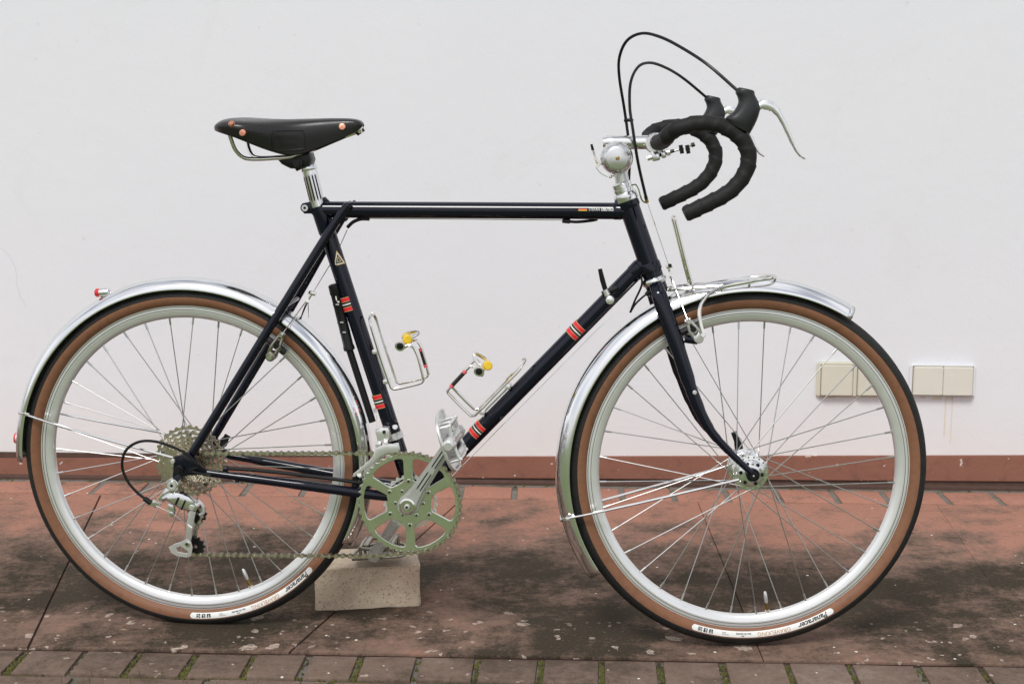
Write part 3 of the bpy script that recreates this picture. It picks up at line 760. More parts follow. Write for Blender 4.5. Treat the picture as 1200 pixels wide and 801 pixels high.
# triangular badge on the seat tube
def on_tube(c, ax, r, along, around):
    e = V((0, -1, 0)); e = (e-ax*e.dot(ax)).normalized(); g = ax.cross(e)
    if g.x < 0: g = -g
    t = around/r; return c + ax*along + e*(r*math.cos(t)) + g*(r*math.sin(t))
def decal(b, poly, c, ax, r, lift, key):
    """flat print wrapped on a tube: poly of (along, around)"""
    b.add([on_tube(c, ax, r+lift, a, d) for a, d in poly], [tuple(range(len(poly)))], key)
bc = F(395.5, 303); b = B()
def tri(k, key, lift, da=0):
    t = [(.0150, .0066), (-.0100, -.0062), (-.0115, .0155)]; cx_ = (sum(p[0] for p in t)/3, sum(p[1] for p in t)/3)
    t = [(cx_[0]+(p[0]-cx_[0])*k, cx_[1]+(p[1]-cx_[1])*k) for p in t]; v = []
    for i in range(3):
        for s_ in range(4): q = s_/4; v.append((t[i][0]+(t[(i+1) % 3][0]-t[i][0])*q, t[i][1]+(t[(i+1) % 3][1]-t[i][1])*q))
    cc = on_tube(bc, sx, .01445+lift, *cx_); vs = [on_tube(bc, sx, .01445+lift, *p) for p in v]+[cc]
    b.add(vs, [(i, (i+1) % 12, 12) for i in range(12)], key)
tri(1, 'gold', .0003); tri(.80, 'white', .0005); tri(.66, 'black', .0007); tri(.40, 'gold', .0009); tri(.22, 'black', .0011)
put('badge', b, frame, sharp=80)
# lettering and flag on the top tube, facing the viewer slightly upwards
b = B(); tcen = F(683.5, 244.2); zz = .0040
def toptube(b, poly, key, lift=.0003, fs=None):
    vs = []
    for x, z in poly:
        zc = max(-.9, min(.9, z/.01445)); yy = -math.sqrt(1-zc*zc)*(.01445+lift); cpt = TOP0+tx*((tcen-TOP0).dot(tx)+x); vs.append(cpt+V((0, yy, zc*(.01445+lift))))
    b.add(vs, fs or [tuple(range(len(poly)))], key)
for key, z0, z1 in (('black', .0044, .0060), ('red', .0028, .0044), ('yellow', .0012, .0028)): toptube(b, [(-.0075, z0), (.0075, z0), (.0075, z1), (-.0075, z1)], key)
vs, fs = text_mesh('STEFAN', .0070, 0.0); x0 = .0200; toptube(b, [(x0+q.x*.80, .0036+q.y) for q in vs], 'white', .0004, fs)
vs, fs = text_mesh('DEUTSCH', .0070, .00025); x0 = .0435; toptube(b, [(x0+q.x*.74, .0036+q.y) for q in vs], 'white', .0004, fs)
put('name_lettering', b, frame, sharp=80)

# ---------------------------------------------------------------- fork and headset (steered)
b = B()
cr = S(768.5, 333); top = S(766, 326)
b.lathe([(.0175, 0), (.0185, .003), (.0185, .020), (.0165, .024)], S(766.6, 328.5), MSi.to_3x3() @ (M.to_3x3() @ (-hx)), 'paint', 24)
for sg in (1, -1):
    f = (lambda p: p) if sg > 0 else yv
    pts = [S(768, 332, .012), S(771.5, 341, .030), S(775, 353, .0375), S(792.5, 402, .044), S(812, 461, .047), S(830, 500, .049), S(849, 523, .050), S(866, 540, .051), S(880, 553, .052)]
    b.tube([f(p) for p in spl(pts, 6)], [.0120, .0125, .0135, .0138, .0138, .0125, .0105, .0092, .0080, .0070, .0062, .0058, .0056], 'paint', 18, ell=[.0100, .0100, .0095, .0090, .0085, .0080, .0075, .0070, .0062, .0058, .0055, .0050, .0050] and .0085)
    q = S(882.5, 556.5, .053); b.cyl(V((q.x, -sg*.0475, q.z)), V((q.x, -sg*.0545, q.z)), .0118, 'paint', 22, bev=.0015); b.cyl(V((q.x, -sg*.054, q.z)), V((q.x, -sg*.0575, q.z)), .0072, 'black_metal', 16, bev=.001); b.cyl(V((q.x, -sg*.057, q.z)), V((q.x, -sg*.0590, q.z)), .0016, 'satin', 8)
    q = S(814, 459.5, .055); b.cyl(V((q.x, -sg*.052, q.z)), V((q.x, -sg*.058, q.z)), .0038, 'satin', 10, bev=.001)
    q = S(803, 397, .045); b.cyl(V((q.x, -sg*.038, q.z)), V((q.x+.022, -sg*.040, q.z-.003)), .0075, 'paint', 12)
fork = put('fork', b, bike, mat=ST.copy())
hxs = (MSi.to_3x3() @ (M.to_3x3() @ hx)).normalized()
b = B(); c0 = S(765.7, 324.6)
b.lathe([(.0175, -.0060), (.0205, -.005), (.0222, -.001), (.0225, .002), (.0205, .0055), (.0185, .007)], S(766.5, 329.5)+hxs*.001, hxs, 'alu', 32)
put('crown_race', b, bike, mat=ST.copy()); b = B()
b.lathe([(.0180, -.004), (.0205, -.002), (.0212, .004), (.0212, .007), (.0195, .0115), (.0165, .0125), (.0165, .0145), (.0178, .015), (.0178, .0195), (.0168, .020), (.0168, .0235), (.0172, .024), (.0172, .0285), (.0150, .0305), (.0128, .031)], S(734.3, 233.5), hxs, 'alu', 32)
put('headset', b, bike, mat=ST.copy())
# ---------------------------------------------------------------- stem, bell, handlebar
b = B(); q0 = SB(731, 222); q1 = SB(723.0, 180)
b.tube([q0, q0+(q1-q0)*.5, q1], [.0125, .0118, .0112], 'satin', 20)
b.tube(spl([SB(708.5, 167, 0), SB(712, 167), SB(735, 167), SB(756, 167), SB(762, 167)], 3), [.0095, .0118, .0120, .0120, .0122, .0122], 'alu', 22)
b.cyl(SB(768, 168, .020), SB(768, 168, -.020), .0180, 'alu', 24, bev=.002)
b.cyl(SB(706.5, 167, 0), SB(709, 167, 0), .0085, 'alu', 16)
stem = put('stem', b, bike, mat=STB.copy())
b = B(); bc = SB(722.7, 185.3, .030)
b.lathe([(.0272, .000), (.0280, .001), (.0278, .003), (.0268, .007), (.0240, .0130), (.0205, .0170), (.0185, .0186), (.0175, .0188), (.0100, .0205), (.0034, .0210)], bc, (0, -1, 0), 'bell', 48)
b.lathe([(.0034, .0205), (.0034, .0235), (.0022, .0250)], bc, (0, -1, 0), 'brass', 12)
b.lathe([(.024, -.006), (.027, .0), (.027, .003)], bc, (0, -1, 0), 'satin', 32)
bell = put('bell', b, bike, mat=STB.copy())
b = B(); b.tube(spl([SB(707, 192, .03), SB(700, 191, .03), SB(697, 182, .03), SB(695, 176, .03)], 4), .0016, 'chrome', 8); b.tube([SB(694.8, 176, .03), SB(693, 169, .03)], [.0026, .0020], 'black_metal', 8)
for p in ((698, 186), (701, 194), (703, 190)): b.cyl(SB(*p, .026), SB(*p, .036), .0034, 'chrome', 10)
b.tube(spl([SB(698, 196, .03), SB(704, 203, .03), SB(712, 207.5, .03)], 4), .0006, 'chrome', 6); b.ball(SB(715.5, 207, .032), .0032, 'chrome', 10); b.tube([SB(715.5, 207, .032), SB(724, 205, .02)], .0016, 'chrome', 6)
put('striker', b, bell)
barpts = [SB(766.5, 167, 0), SB(769, 167, .030), SB(771.2, 167, .06), SB(776, 165.5, .11), SB(781.5, 160.5, .165), SB(788, 154, .177), SB(797, 149.8, .187), SB(815, 145, .190), SB(831, 144.8, .190), SB(846, 147.6, .190), SB(861, 155.8, .190), SB(871.5, 166.5, .190), SB(877, 180, .190), SB(876, 195, .190), SB(867.5, 211.5, .190), SB(848.6, 228.7, .190), SB(803.5, 251, .190)]
bs = spl(barpts, 8)
b = B(); b.tube([yv(p) for p in bs[:18][::-1]]+bs[1:18], .0112, 'alu', 18)
hbar = put('handlebar', b, bike, mat=STB.copy())
def ripple(L, q): return .0016*(1-((L/.022+q/(2*PI)) % 1.0))**2 - .0007
def densify(P, step):
    o = [P[0]]; 
    for a, c in zip(P, P[1:]):
        n = max(1, int((c-a).length/step)); o += [a+(c-a)*(i/n) for i in range(1, n+1)]
    return o
tp = densify(bs[15:], .0022)
for sg in (1, -1):
    f = (lambda p: p) if sg > 0 else yv
    b = B(); P = [f(p) for p in tp]; n = len(P)
    b.tube(P, [.0125]*2+[.0131]*(n-4)+[.0134, .0126], 'tape', 20, rf=ripple)
    d_ = (P[-1]-P[-2]).normalized(); b.cyl(P[-1]-d_*.001, P[-1]+d_*.0022, .0112, 'black', 18, bev=.001)
    put('bar_tape', b, hbar, sharp=60)
    # brake hood and lever
    hs_ = [((866, 102.5), (882.5, 106), .0085), ((864.3, 103.5), (884, 107.6), .0115), ((861.8, 108), (884.5, 111), .0120), ((864.2, 114), (887, 116), .0120), ((865, 120), (889.5, 121), .0130), ((862, 127), (890.7, 128), .0142), ((857, 133), (888.5, 137), .0148), ((850.5, 137.8), (884, 147.5), .0146), ((852, 143), (878.5, 157.2), .0128)]
    b = B(); b.rings([(f(SB(*p, .190)), f(SB(*q, .190)), e) for p, q, e in hs_], 'hood', 20)
    hood = put('brake_hood', b, hbar)
    b = B(); lp = spl([SB(887, 126, .190), SB(894, 122.5, .190), SB(902, 124, .190), SB(909.5, 129.5, .190), SB(917, 141, .190), SB(924, 156, .190), SB(931.5, 172.5, .190), SB(937, 181, .190), SB(943.5, 185.6, .190)], 5)
    b.tube([f(p) for p in lp], [.0065, .0085, .0078, .0062, .0050, .0045, .0040, .0034, .0030, .0026], 'silver', 14, ell=.0058)
    q = SB(890, 117.5, .190); b.tube([f(SB(885, 121, .190)), f(q), f(SB(891.5, 115.5, .190))], [.003, .0022, .001], 'chrome', 8)
    put('brake_lever', b, hbar)
# little bracket hanging below the bar with a threaded rod
b = B(); z = .035
b.box(SB(768, 183, z), .013, .016, .016, 'alu', .002, X=(1, 0, .2), Z=(-.2, 0, 1)); b.box(SB(777, 180.5, z), .008, .016, .014, 'alu', .002, X=(1, 0, .25), Z=(-.25, 0, 1))
b.cyl(SB(758.5, 186, z), SB(764, 184.5, z), .0040, 'chrome', 12); b.tube([SB(762, 185.5, z), SB(790, 176.5, z)], .0030, 'black_metal', 8)
b.cyl(SB(781, 179.5, z), SB(785, 178.3, z), .0052, 'satin', 10); b.tube([SB(784, 178.5, z), SB(798, 174.7, z)], .0020, 'chrome', 8)
for px, py in ((798.5, 175), (806, 175)): b.cyl(SB(px, py, z+.008), SB(px, py, z-.008), .0042, 'black_metal', 10); b.cyl(SB(px-1, py-5, z), SB(px+1, py+5, z), .0035, 'black_metal', 8)
b.tube([SB(803, 174, z), SB(811, 169.7, z)], .0018, 'chrome', 6); b.cyl(SB(810, 170.5, z), SB(814, 169, z), .0036, 'black_metal', 8)
put('bar_bracket', b, hbar)
# cables from the hoods
b = B(); c1 = [SB(863.4, 105.5, .190), SB(829.5, 76, .17), SB(797, 55, .13), SB(773.5, 43.4, .10), SB(752.4, 39.2, .07), SB(735, 47.5, .05), SB(726, 66.7, .03), SB(725.7, 90, .015), SB(731.2, 125, .0), SB(735.5, 155, -.018), SB(738, 180, -.028), SB(737, 212, -.030)]
b.tube(spl(c1, 7), .0026, 'housing', 8); put('brake_cable', b, hbar)
b = B(); c2 = [SB(830, 116, -.190), SB(801.5, 92.4, -.16), SB(780.5, 79.6, -.11), SB(761.8, 73.7, -.07), SB(747.8, 78.6, -.04), SB(739, 97, -.015), SB(738, 125, .0), SB(741.5, 151, .025), SB(748, 192, .026), SB(757.5, 233.5, .004)]
b.tube(spl(c2, 7), .0026, 'housing', 8); b.tube([SB(756.6, 229.5, .004), SB(758.3, 237, .002)], .0032, 'brass', 8)
b.tube(spl([SB(732, 141.5, .006), SB(737, 140.7, .010), SB(742, 141.5, .012)], 4), .0030, 'black_metal', 8)
put('brake_cable', b, hbar)
b = B(); b.tube(spl([SB(740, 217, .016), SB(745, 216.5, .014), SB(748.5, 222, .010), SB(752, 234, .004), SB(757, 237.5, .0), SB(760, 236.5, .0)], 4), .0014, 'chrome', 8)
b.tube([SB(758.7, 237, .001), SB(783.5, 310, .004)], .0008, 'chrome', 6)
put('cable_hanger', b, bike, mat=STB.copy())

# ---------------------------------------------------------------- mudguards
def fender(a0, a1, r_edge, r_top, hw, n=84):
    b = B(); m = 13; vs = []; A_ = rad(66)
    for i in range(n+1):
        q = a0+(a1-a0)*i/n
        rows = [(-hw+.0022, r_edge+.0012), (-hw, r_edge)]
        for k in range(m):
            t = -1+2*k/(m-1); rows.append((hw*math.sin(t*A_)/math.sin(A_), r_edge+.0004+(r_top-r_edge)*(math.cos(t*A_)-math.cos(A_))/(1-math.cos(A_))))
        rows += [(hw, r_edge), (hw-.0022, r_edge+.0012)]
        for y, r in rows: vs.append(V((r*math.cos(q), y, r*math.sin(q))))
    L = m+4; fs = [(i*L+k, i*L+k+1, i*L+L+k+1, i*L+L+k) for i in range(n) for k in range(L-1)]
    b.add(vs, fs, 'fender'); return b
def mudguard(b, parent_mat, label):
    o = put('mudguard', b, bike, mat=parent_mat, label=label, sharp=60)
    md = o.modifiers.new('thickness', 'SOLIDIFY'); md.thickness = .0012; md.offset = 1; return o
def ang(fn_, px, py, c): p = fn_(px, py, 0)-c; return math.atan2(p.z, p.x)
rg = mudguard(fender(rad(-27), rad(181.5), .3165, .3350, .0245), Matrix.Translation(RHUB), 'rear mudguard with tail lamp and reflector')
fg = mudguard(fender(rad(57.5), rad(214.5), .3175, .3385, .0250), ST.copy(), 'front mudguard carrying the small rack')
Z0 = V((0, 0, 0))
def stay(fn_, c, pts, parent, wrap):
    for sg in (1, -1):
        f = (lambda p: p) if sg > 0 else yv
        b = B(); P = [f(p-c) for p in pts]; b.tube(spl(P, 3), .0024, 'alu', 8); put('mudguard_stay', b, parent)
    b = B(); e = pts[0]-c; b.tube(spl([e, V((wrap.x, -.010, wrap.z)), V((wrap.x, .010, wrap.z)), yv(e)], 4), .0024, 'alu', 8)
    b.box(e+V((.004, -.001, 0)), .011, .004, .005, 'satin', .001); b.cyl(e+V((0, -.004, 0)), e+V((0, .002, 0)), .0028, 'chrome', 8)
    put('stay_clip', b, parent)
wq = F(24.8, 481.8, 0)-RHUB; stay(F, RHUB, [F(29, 485, .028), F(68, 498, .036), F(139, 518.5, .055), F(203, 536, .070)], rg, wq)
wq = S(657.5, 608, 0); stay(S, Z0, [S(661.5, 607.5, .029), S(700, 600, .036), S(780, 582, .047), S(866, 561.5, .0555)], fg, wq)
for sg in (1, -1):                            # silver ferrules on the front stays
    pass
b = B(); q = F(20.5, 513, 0)-RHUB; d_ = V((-1, 0, .05)).normalized()
b.lathe([(.012, 0), (.0125, .002), (.0115, .004)], q+V((.004, 0, 0)), d_, 'satin', 20); b.lathe([(.0110, .004), (.0100, .0075), (.0045, .0085)], q+V((.004, 0, 0)), d_, 'lens', 20)
put('reflector', b, rg)
b = B(); l0 = F(112, 343, 0)-RHUB; l1 = F(129.5, 342, 0)-RHUB
d_ = (l0-l1).normalized(); Ln = (l0-l1).length
b.lathe([(.0030, .0), (.0068, .003), (.0078, .008), (.0078, Ln-.0085)], l1, d_, 'alu', 20); b.lathe([(.0079, Ln-.0085), (.0079, Ln-.002), (.0062, Ln)], l1, d_, 'lens', 20)
b.tube(spl([l1+V((.000, 0, 0)), l1+V((.005, 0, -.001)), F(134, 345, 0)-RHUB, F(127, 350, 0)-RHUB], 3), .0022, 'chrome', 8)
b.tube([F(119, 347, 0)-RHUB, F(121, 353, 0)-RHUB], .0025, 'lens', 8)
put('tail_lamp', b, rg)
# tiny red lettering on the rear mudguard
vs, fs = text_mesh('SKS', .0075, .0002); b = B(); aa = ang(F, 417, 479, RHUB)
def on_guard(x, y, rr=.3262, yy=-.0222): a = aa - x/.326; return V(((rr+y*.4)*math.cos(a), yy+abs(y)*0, (rr+y*.4)*math.sin(a)))
b.add([on_guard(q.x*1.3, q.y*.7, .3265, -.0232) for q in vs], fs, 'red'); put('guard_sticker', b, rg)

# ---------------------------------------------------------------- front rack
b = B(); z = .034
for sg in (1, -1):
    f = (lambda p: p) if sg > 0 else yv
    b.tube([f(p) for p in spl([S(783, 339.5, .008), S(800, 338, .020), S(850, 334.5, z), S(882, 329.5, z), S(903, 326, .026), S(908.5, 324.5, .012), S(909, 324, 0)], 6)], .0030, 'chrome', 8)
    b.tube([f(p) for p in spl([S(880, 330, z), S(850.7, 335, z+.002), S(838, 339.5, z+.006), S(828, 347, .046), S(820.5, 360, .052), S(820.2, 376, .056), S(824, 391.5, .060)], 6)], .0034, 'chrome', 8)
    b.tube([f(p) for p in spl([S(811, 333, .013), S(802, 300, .013), S(792, 260, .013), S(790.5, 256, .010), S(790.2, 254, .0)], 5)], .0034, 'chrome', 8)
    b.cyl(f(S(824, 392.5, .052)), f(S(824, 392.5, .066)), .0045, 'satin', 10, bev=.001)
for px, py in ((812, 336.5), (846, 334.8), (880, 329.5)): b.tube([S(px, py, z-.004), yv(S(px, py, z-.004))], .0026, 'chrome', 8)
put('front_rack', b, bike, mat=ST.copy())
# ---------------------------------------------------------------- brakes
def cantilever(fn_, c, mat, boss, armtip, padc, padd, hanger, side_off, key, wire_top):
    """two arms, pads, straddle wire and carrier"""
    for sg in (1, -1):
        f = (lambda p: p) if sg > 0 else yv
        b = B(); P0, P1, P2 = fn_(*boss), fn_(*armtip), fn_(*padc)
        b.cyl(f(P0+V((0, .014, 0))), f(P0+V((0, -.010, 0))), .0085, key, 14, bev=.0015); b.cyl(f(P0+V((0, -.009, 0))), f(P0+V((0, -.014, 0))), .0048, 'chrome', 10)
        up = (P1-P0).normalized(); out_ = V((up.z, 0, -up.x))
        for o in (-.0052, .0052): b.tube([f(p) for p in spl([P0+out_*o*.8, (P0*.6+P1*.4)+out_*o*1.25+V((0, -.004, 0)), P1+out_*o*.6], 4)], [.0040, .0034, .0030], key, 10)
        b.tube([f(P1-up*.004), f(P1+up*.003)], .0060, key, 12); b.cyl(f(P1+V((0, .006, 0))), f(P1+V((0, -.010, 0))), .0036, 'chrome', 8)
        m_ = P0*.45+P1*.55; b.cyl(f(m_+V((0, .012, 0))), f(m_+V((0, -.009, 0))), .0050, 'black_metal', 10)
        b.cyl(f(P2+V((0, -.016, 0))), f(P2), .0030, 'chrome', 8); d_ = V(padd).normalized()
        b.tube([f(P2-d_*.026), f(P2-d_*.022), f(P2+d_*.022), f(P2+d_*.026)], [.004, .0062, .0062, .004], 'rubber', 10)
        if sg < 0: b.tube([f(P1), f(P1+up*.003)], .005, key, 8)
        Hh = fn_(*hanger); b.tube([Hh, f(P1+up*.002)], .0009, 'chrome', 6)
        put('brake_arm', b, bike, mat=mat)
cantilever(S, Z0, ST.copy(), (818, 396, .042), (806.5, 376, .052), (806, 386, .020), (math.cos(rad(25)), 0, math.sin(rad(25))), (785.5, 322, .0), 0, 'satin', None)
b = B(); b.box(S(784, 312, 0), .010, .012, .006, 'chrome', .001, X=(1, 0, .3), Z=(-.3, 0, 1)); b.cyl(S(785.5, 321, .012), S(785.5, 321, -.012), .0040, 'chrome', 10); b.tube([S(784, 313, 0), S(786, 326, 0)], .0022, 'chrome', 8); b.cyl(S(785, 311, .014), S(785, 311, -.006), .0034, 'black_metal', 8)
put('straddle_carrier', b, bike, mat=ST.copy())
I4 = Matrix.Identity(4)
cantilever(F, Z0, I4, (318, 417, .054), (330.5, 392, .056), (321, 403, .020), (math.cos(rad(-38)), 0, math.sin(rad(-38))), (360, 351, 0), 0, 'inner_link', None)
b = B(); b.box(F(366, 343.5, 0), .012, .010, .005, 'chrome', .001, X=(1, 0, -.4), Z=(.4, 0, 1)); b.cyl(F(360, 352, .010), F(360, 352, -.010), .0036, 'chrome', 10); b.tube([F(366, 343, 0), F(359, 355, 0)], .0020, 'chrome', 8); b.tube([F(360.5, 353, 0), F(353, 371, 0), F(352, 373, 0)], [.0014, .0012, .0025], 'black_metal', 8)
b.tube([F(361, 354, -.005), F(361.5, 372, -.008)], .0007, 'chrome', 6)
b.tube([F(407, 269, .0), F(394, 298, 0), F(366.5, 343, 0)], .0008, 'chrome', 6)
put('straddle_carrier', b, bike)
b = B(); b.tube(spl([F(433, 256.6, .0), F(423, 256.6, 0), F(414, 260, 0), F(407, 266.5, 0)], 5), .0032, 'housing', 10); b.tube([F(433, 256, -.002), F(660, 258, -.002)], .0007, 'chrome', 6)
b.tube(spl([F(660, 258.5, 0), F(675, 260, 0), F(692, 258.5, -.006), F(700, 257, -.010)], 4), .0026, 'housing', 8); b.tube([F(659, 258.5, 0), F(668, 259.5, 0)], .0040, 'black_metal', 8)
put('rear_brake_cable', b, bike)
# shift cables along the down tube and past the fork crown
b = B()
for o in (0, .006): b.tube([F(718, 367, o), F(560, 527, o), F(500, 588, o)], .0008, 'chrome', 6)
b.tube(spl([F(751, 322, .012), F(752, 334, .018), F(744, 352, .020), F(738.5, 366, .018)], 5), .0018, 'housing', 8)
b.tube(spl([F(762, 341, .014), F(752, 349, .018), F(744, 357, .018), F(738.5, 366, .018)], 5), .0018, 'housing', 8)
b.cyl(F(757, 345, .012), F(763, 341, .012), .0040, 'black_metal', 8)
put('gear_cable', b, bike)
b = B(); c = F(715, 351, .020); b.cyl(V((c.x, -.010, c.z)), V((c.x, -.024, c.z)), .0095, 'black_metal', 18, bev=.001); b.lathe([(.0078, .024), (.0070, .0275), (.0045, .029)], V((c.x, 0, c.z)), (0, -1, 0), 'satin', 18)
b.tube([F(714, 350, .018), F(709, 339, .020)], [.006, .0045], 'satin', 10); b.tube([F(709.5, 340, .020), F(706, 328, .021), F(703, 315, .022)], [.0042, .0045, .0036], 'black_metal', 10, ell=.0030)
b.tube([F(706, 345, .012), F(724, 337, .012)], .0055, 'black_metal', 10)
put('shift_lever', b, bike)

# ---------------------------------------------------------------- saddle and post
b = B(); p0, p1 = F(361, 194), F(372.5, 240); d_ = (p1-p0).normalized()
b.tube([p0, p0+(p1-p0)*.5, p1+d_*.02], .0133, 'alu', 22)
for k in range(5):                            # flutes
    q = rad(-52+26*k); e = V((math.sin(q), -math.cos(q), 0)); e = (e-d_*e.dot(d_)).normalized()
    b.tube([p0+d_*.012+e*.0118, p0+d_*.020+e*.0121, p1-d_*.012+e*.0121, p1-d_*.003+e*.0121], [.0006, .0019, .0019, .0006], 'black_metal', 8)
b.lathe([(.0140, 0), (.0146, .001), (.0146, .007), (.0140, .008)], p0+d_*.001, d_, 'alu', 22)
put('seatpost', b, bike)
sec = [(250.5, 147.8, 152, .046), (253, 143.5, 153.5, .060), (258, 139.8, 155.5, .071), (266, 138.2, 158.0, .079), (276, 137.6, 161.3, .083), (290, 138.2, 167, .081), (306, 139, 173.5, .068), (322, 139.5, 179, .052), (336, 139.6, 182.6, .041), (348, 139.3, 182, .034), (360, 139, 179.5, .029), (380, 138.5, 171.0, .0235), (400, 138.3, 163, .0205), (412, 138.8, 157, .0185), (419, 140, 153, .0160), (423.5, 142.5, 150, .0115), (425.2, 145.5, 148, .0060)]
yf = [0, .30, .58, .80, .94, 1.0, .985, .94, .90]; zf = [0, .008, .035, .095, .20, .38, .60, .82, 1]
b = B(); vs = []; nf = len(yf)
for px, zt, zb, hw in sec:
    T, Bo = F(px, zt, 0), F(px, zb, hw*.9); hgt = T.z-Bo.z
    row = [V((Bo.x*(.35+.65*a)+T.x*.65*(1-a), -hw*a, T.z-hgt*c)) for a, c in zip(yf, zf)]
    vs += [yv(p) for p in row[:0:-1]] + row
L = 2*nf-1; fs = [(i*L+k, i*L+k+1, i*L+L+k+1, i*L+L+k) for i in range(len(sec)-1) for k in range(L-1)]
b.add(vs, fs, 'leather'); b.f.append(list(range(L))); b.mi.append(0)
saddle = put('saddle', b, bike, sharp=180)
md = saddle.modifiers.new('smooth', 'SUBSURF'); md.levels = md.render_levels = 2
md = saddle.modifiers.new('thickness', 'SOLIDIFY'); md.thickness = .0042; md.offset = -1
def skirt(px, py):                            # point of the near flank of the saddle
    for (a, t0, b0, h0), (c, t1, b1, h1) in zip(sec, sec[1:]):
        if a <= px <= c:
            k = (px-a)/(c-a); t, bo, hw = t0+(t1-t0)*k, b0+(b1-b0)*k, h0+(h1-h0)*k; f = (py-t)/(bo-t)
            for (y0, z0), (y1, z1) in zip(zip(yf, zf), zip(yf[1:], zf[1:])):
                if z0 <= f <= z1: return F(px, py, hw*(y0+(y1-y0)*(f-z0)/(z1-z0)))
    return F(px, py, .05)
for px, py, r, ax in ((271, 144.5, .0058, (-.3, -.55, .75)), (284.3, 155.6, .0062, (-.1, -1, .15)), (401, 148.5, .0062, (.1, -1, .25))):
    b = B(); q = skirt(px, py); a = V(ax).normalized(); b.lathe([(r*.98, -.004), (r, .0008), (r*.85, .0018), (r*.4, .0022)], q, a, 'copper', 18); b.lathe([(r*.35, .0021), (r*.25, .0026)], q, a, 'copper', 10); put('rivet', b, saddle)
b = B()                                       # stamped maker's panel on the flank
pan = [(321, 155), (324, 153.2), (352, 153), (356, 155), (356.8, 170), (353, 174.5), (330, 176.5), (322, 175), (319.5, 171), (319.5, 160)]
pp = [skirt(*p)+V((0, -.0006, 0)) for p in spl([(x, y, 0) for x, y in pan+pan[:1]], 4) for p in [(p.x, p.y)]]
b.tube(pp[:-1], .0008, 'leather', 6, closed=True)
vs, fs = text_mesh('BROOKS', 7.6, .12); b.add([skirt(338+q.x*.92, 161.5-q.y)+V((0, -.0011, 0)) for q in vs], fs, 'leather')
vs, fs = text_mesh('ENGLAND', 4.6, .05); b.add([skirt(338.5+q.x*.92, 169.8-q.y)+V((0, -.0011, 0)) for q in vs], fs, 'leather')
put('stamped_panel', b, saddle)
b = B()
for sg in (1, -1):
    f = (lambda p: p) if sg > 0 else yv
    b.tube([f(p) for p in spl([F(268.5, 156, .050), F(271, 164, .047), F(276, 176, .040), F(285, 184.5, .030), F(298, 186.5, .023), F(320, 185.5, .022), F(345, 182.5, .021), F(375, 168, .015), F(402, 155, .011), F(419, 148, .007)], 6)], .0036, 'chrome', 10)
put('rail', b, saddle)
b = B()
b.box(F(422.5, 151, 0), .008, .020, .014, 'chrome', .002); b.cyl(F(418, 157, 0), F(426, 151, 0), .0042, 'black_metal', 8); b.tube([F(405, 160, 0), F(420, 154.5, 0)], .0030, 'chrome', 8)
put('tension_bolt', b, saddle)
b = B()
b.prism([F(328, 183), F(340, 181), F(365, 179), F(367.5, 187), F(365.5, 194), F(352, 197.5), F(343, 197), F(333, 192), F(328.5, 187)], -.019, .019, 'black_metal', .004)
c = F(350, 191, .02); b.cyl(c+V((0, .001, 0)), c+V((0, -.007, 0)), .0085, 'black_metal', 16, bev=.0015); b.cyl(c+V((0, -.006, 0)), c+V((0, -.010, 0)), .0045, 'black_metal', 6)
b.cyl(F(355, 195, .012), F(347, 199, .012), .0030, 'black_metal', 8)
put('saddle_clamp', b, bike)
# ---------------------------------------------------------------- cranks, chainrings, pedals
CB = F(477, 593.5, .070); BBc = V((CB.x, 0, CB.z))
crank_dir = (F(535.5, 506.5, .082)-CB); crank_dir.y = 0; CL = crank_dir.length; crank_dir.normalize()
def pol(r, a): return (r*math.cos(a)+BBc.x, r*math.sin(a)+BBc.z)
PH = rad(91)
ring_r = .0127/(2*math.sin(PI/46))+.0012
def ring_plate():
    outs = []; n = 46; o = []
    for k in range(n):
        q = PH+2*PI*k/n; st = 2*PI/n
        for f, rr in ((-.5, ring_r-.0040), (-.28, ring_r-.0030), (-.10, ring_r), (.10, ring_r), (.28, ring_r-.0030)): o.append(pol(rr, q+f*st))
    outs.append(o)
    for k in range(6):                        # six windows between the arms
        a = PH+rad(30)+k*PI/3; w_ = []
        R1, R0 = .0825, .0392
        ho = rad(30)-.0068/R1; hi = rad(30)-.0074/R0
        for i in range(15):
            t = -1+2*i/14; w_.append(pol(R1 - (.0045 if abs(t) == 1 else .0012 if abs(t) > .83 else 0), a+ho*t*(.93 if abs(t) == 1 else 1)))
        for i in range(7):
            t = 1-2*i/6; w_.append(pol(R0+.0045*abs(t)**3, a+hi*t*(1.02 if abs(t) == 1 else .9)))
        outs.append(w_)
    outs.append([pol(.012, 2*PI*i/16) for i in range(16)])
    return outs
b = B(); b.holed(ring_plate(), -.0478, -.0438, 'ring', .0008)
chainset = put('chainring', b, bike, label='large six-armed chainring')
b = B(); small = gear(26, .0127/(2*math.sin(PI/24))+.0010, -.0385, .0028, .043, 'satin', BBc, PH); put('inner_chainring', small, bike)
b = B()
for k in range(6):
    q = PH+k*PI/3
    for (r, rr) in ((.0405, .0042), (.0250, .0034)):
        x, z = pol(r, q + (rad(30) if r < .03 else 0)); b.cyl((x, -.0440, z), (x, -.0495, z), rr, 'chrome', 12, bev=.0008); b.cyl((x, -.0493, z), (x, -.0500, z), rr*.5, 'black_metal', 6)
    x, z = pol(.0405, q); b.cyl((x, -.036, z), (x, -.045, z), .0045, 'satin', 10)
put('chainring_bolt', b, chainset)
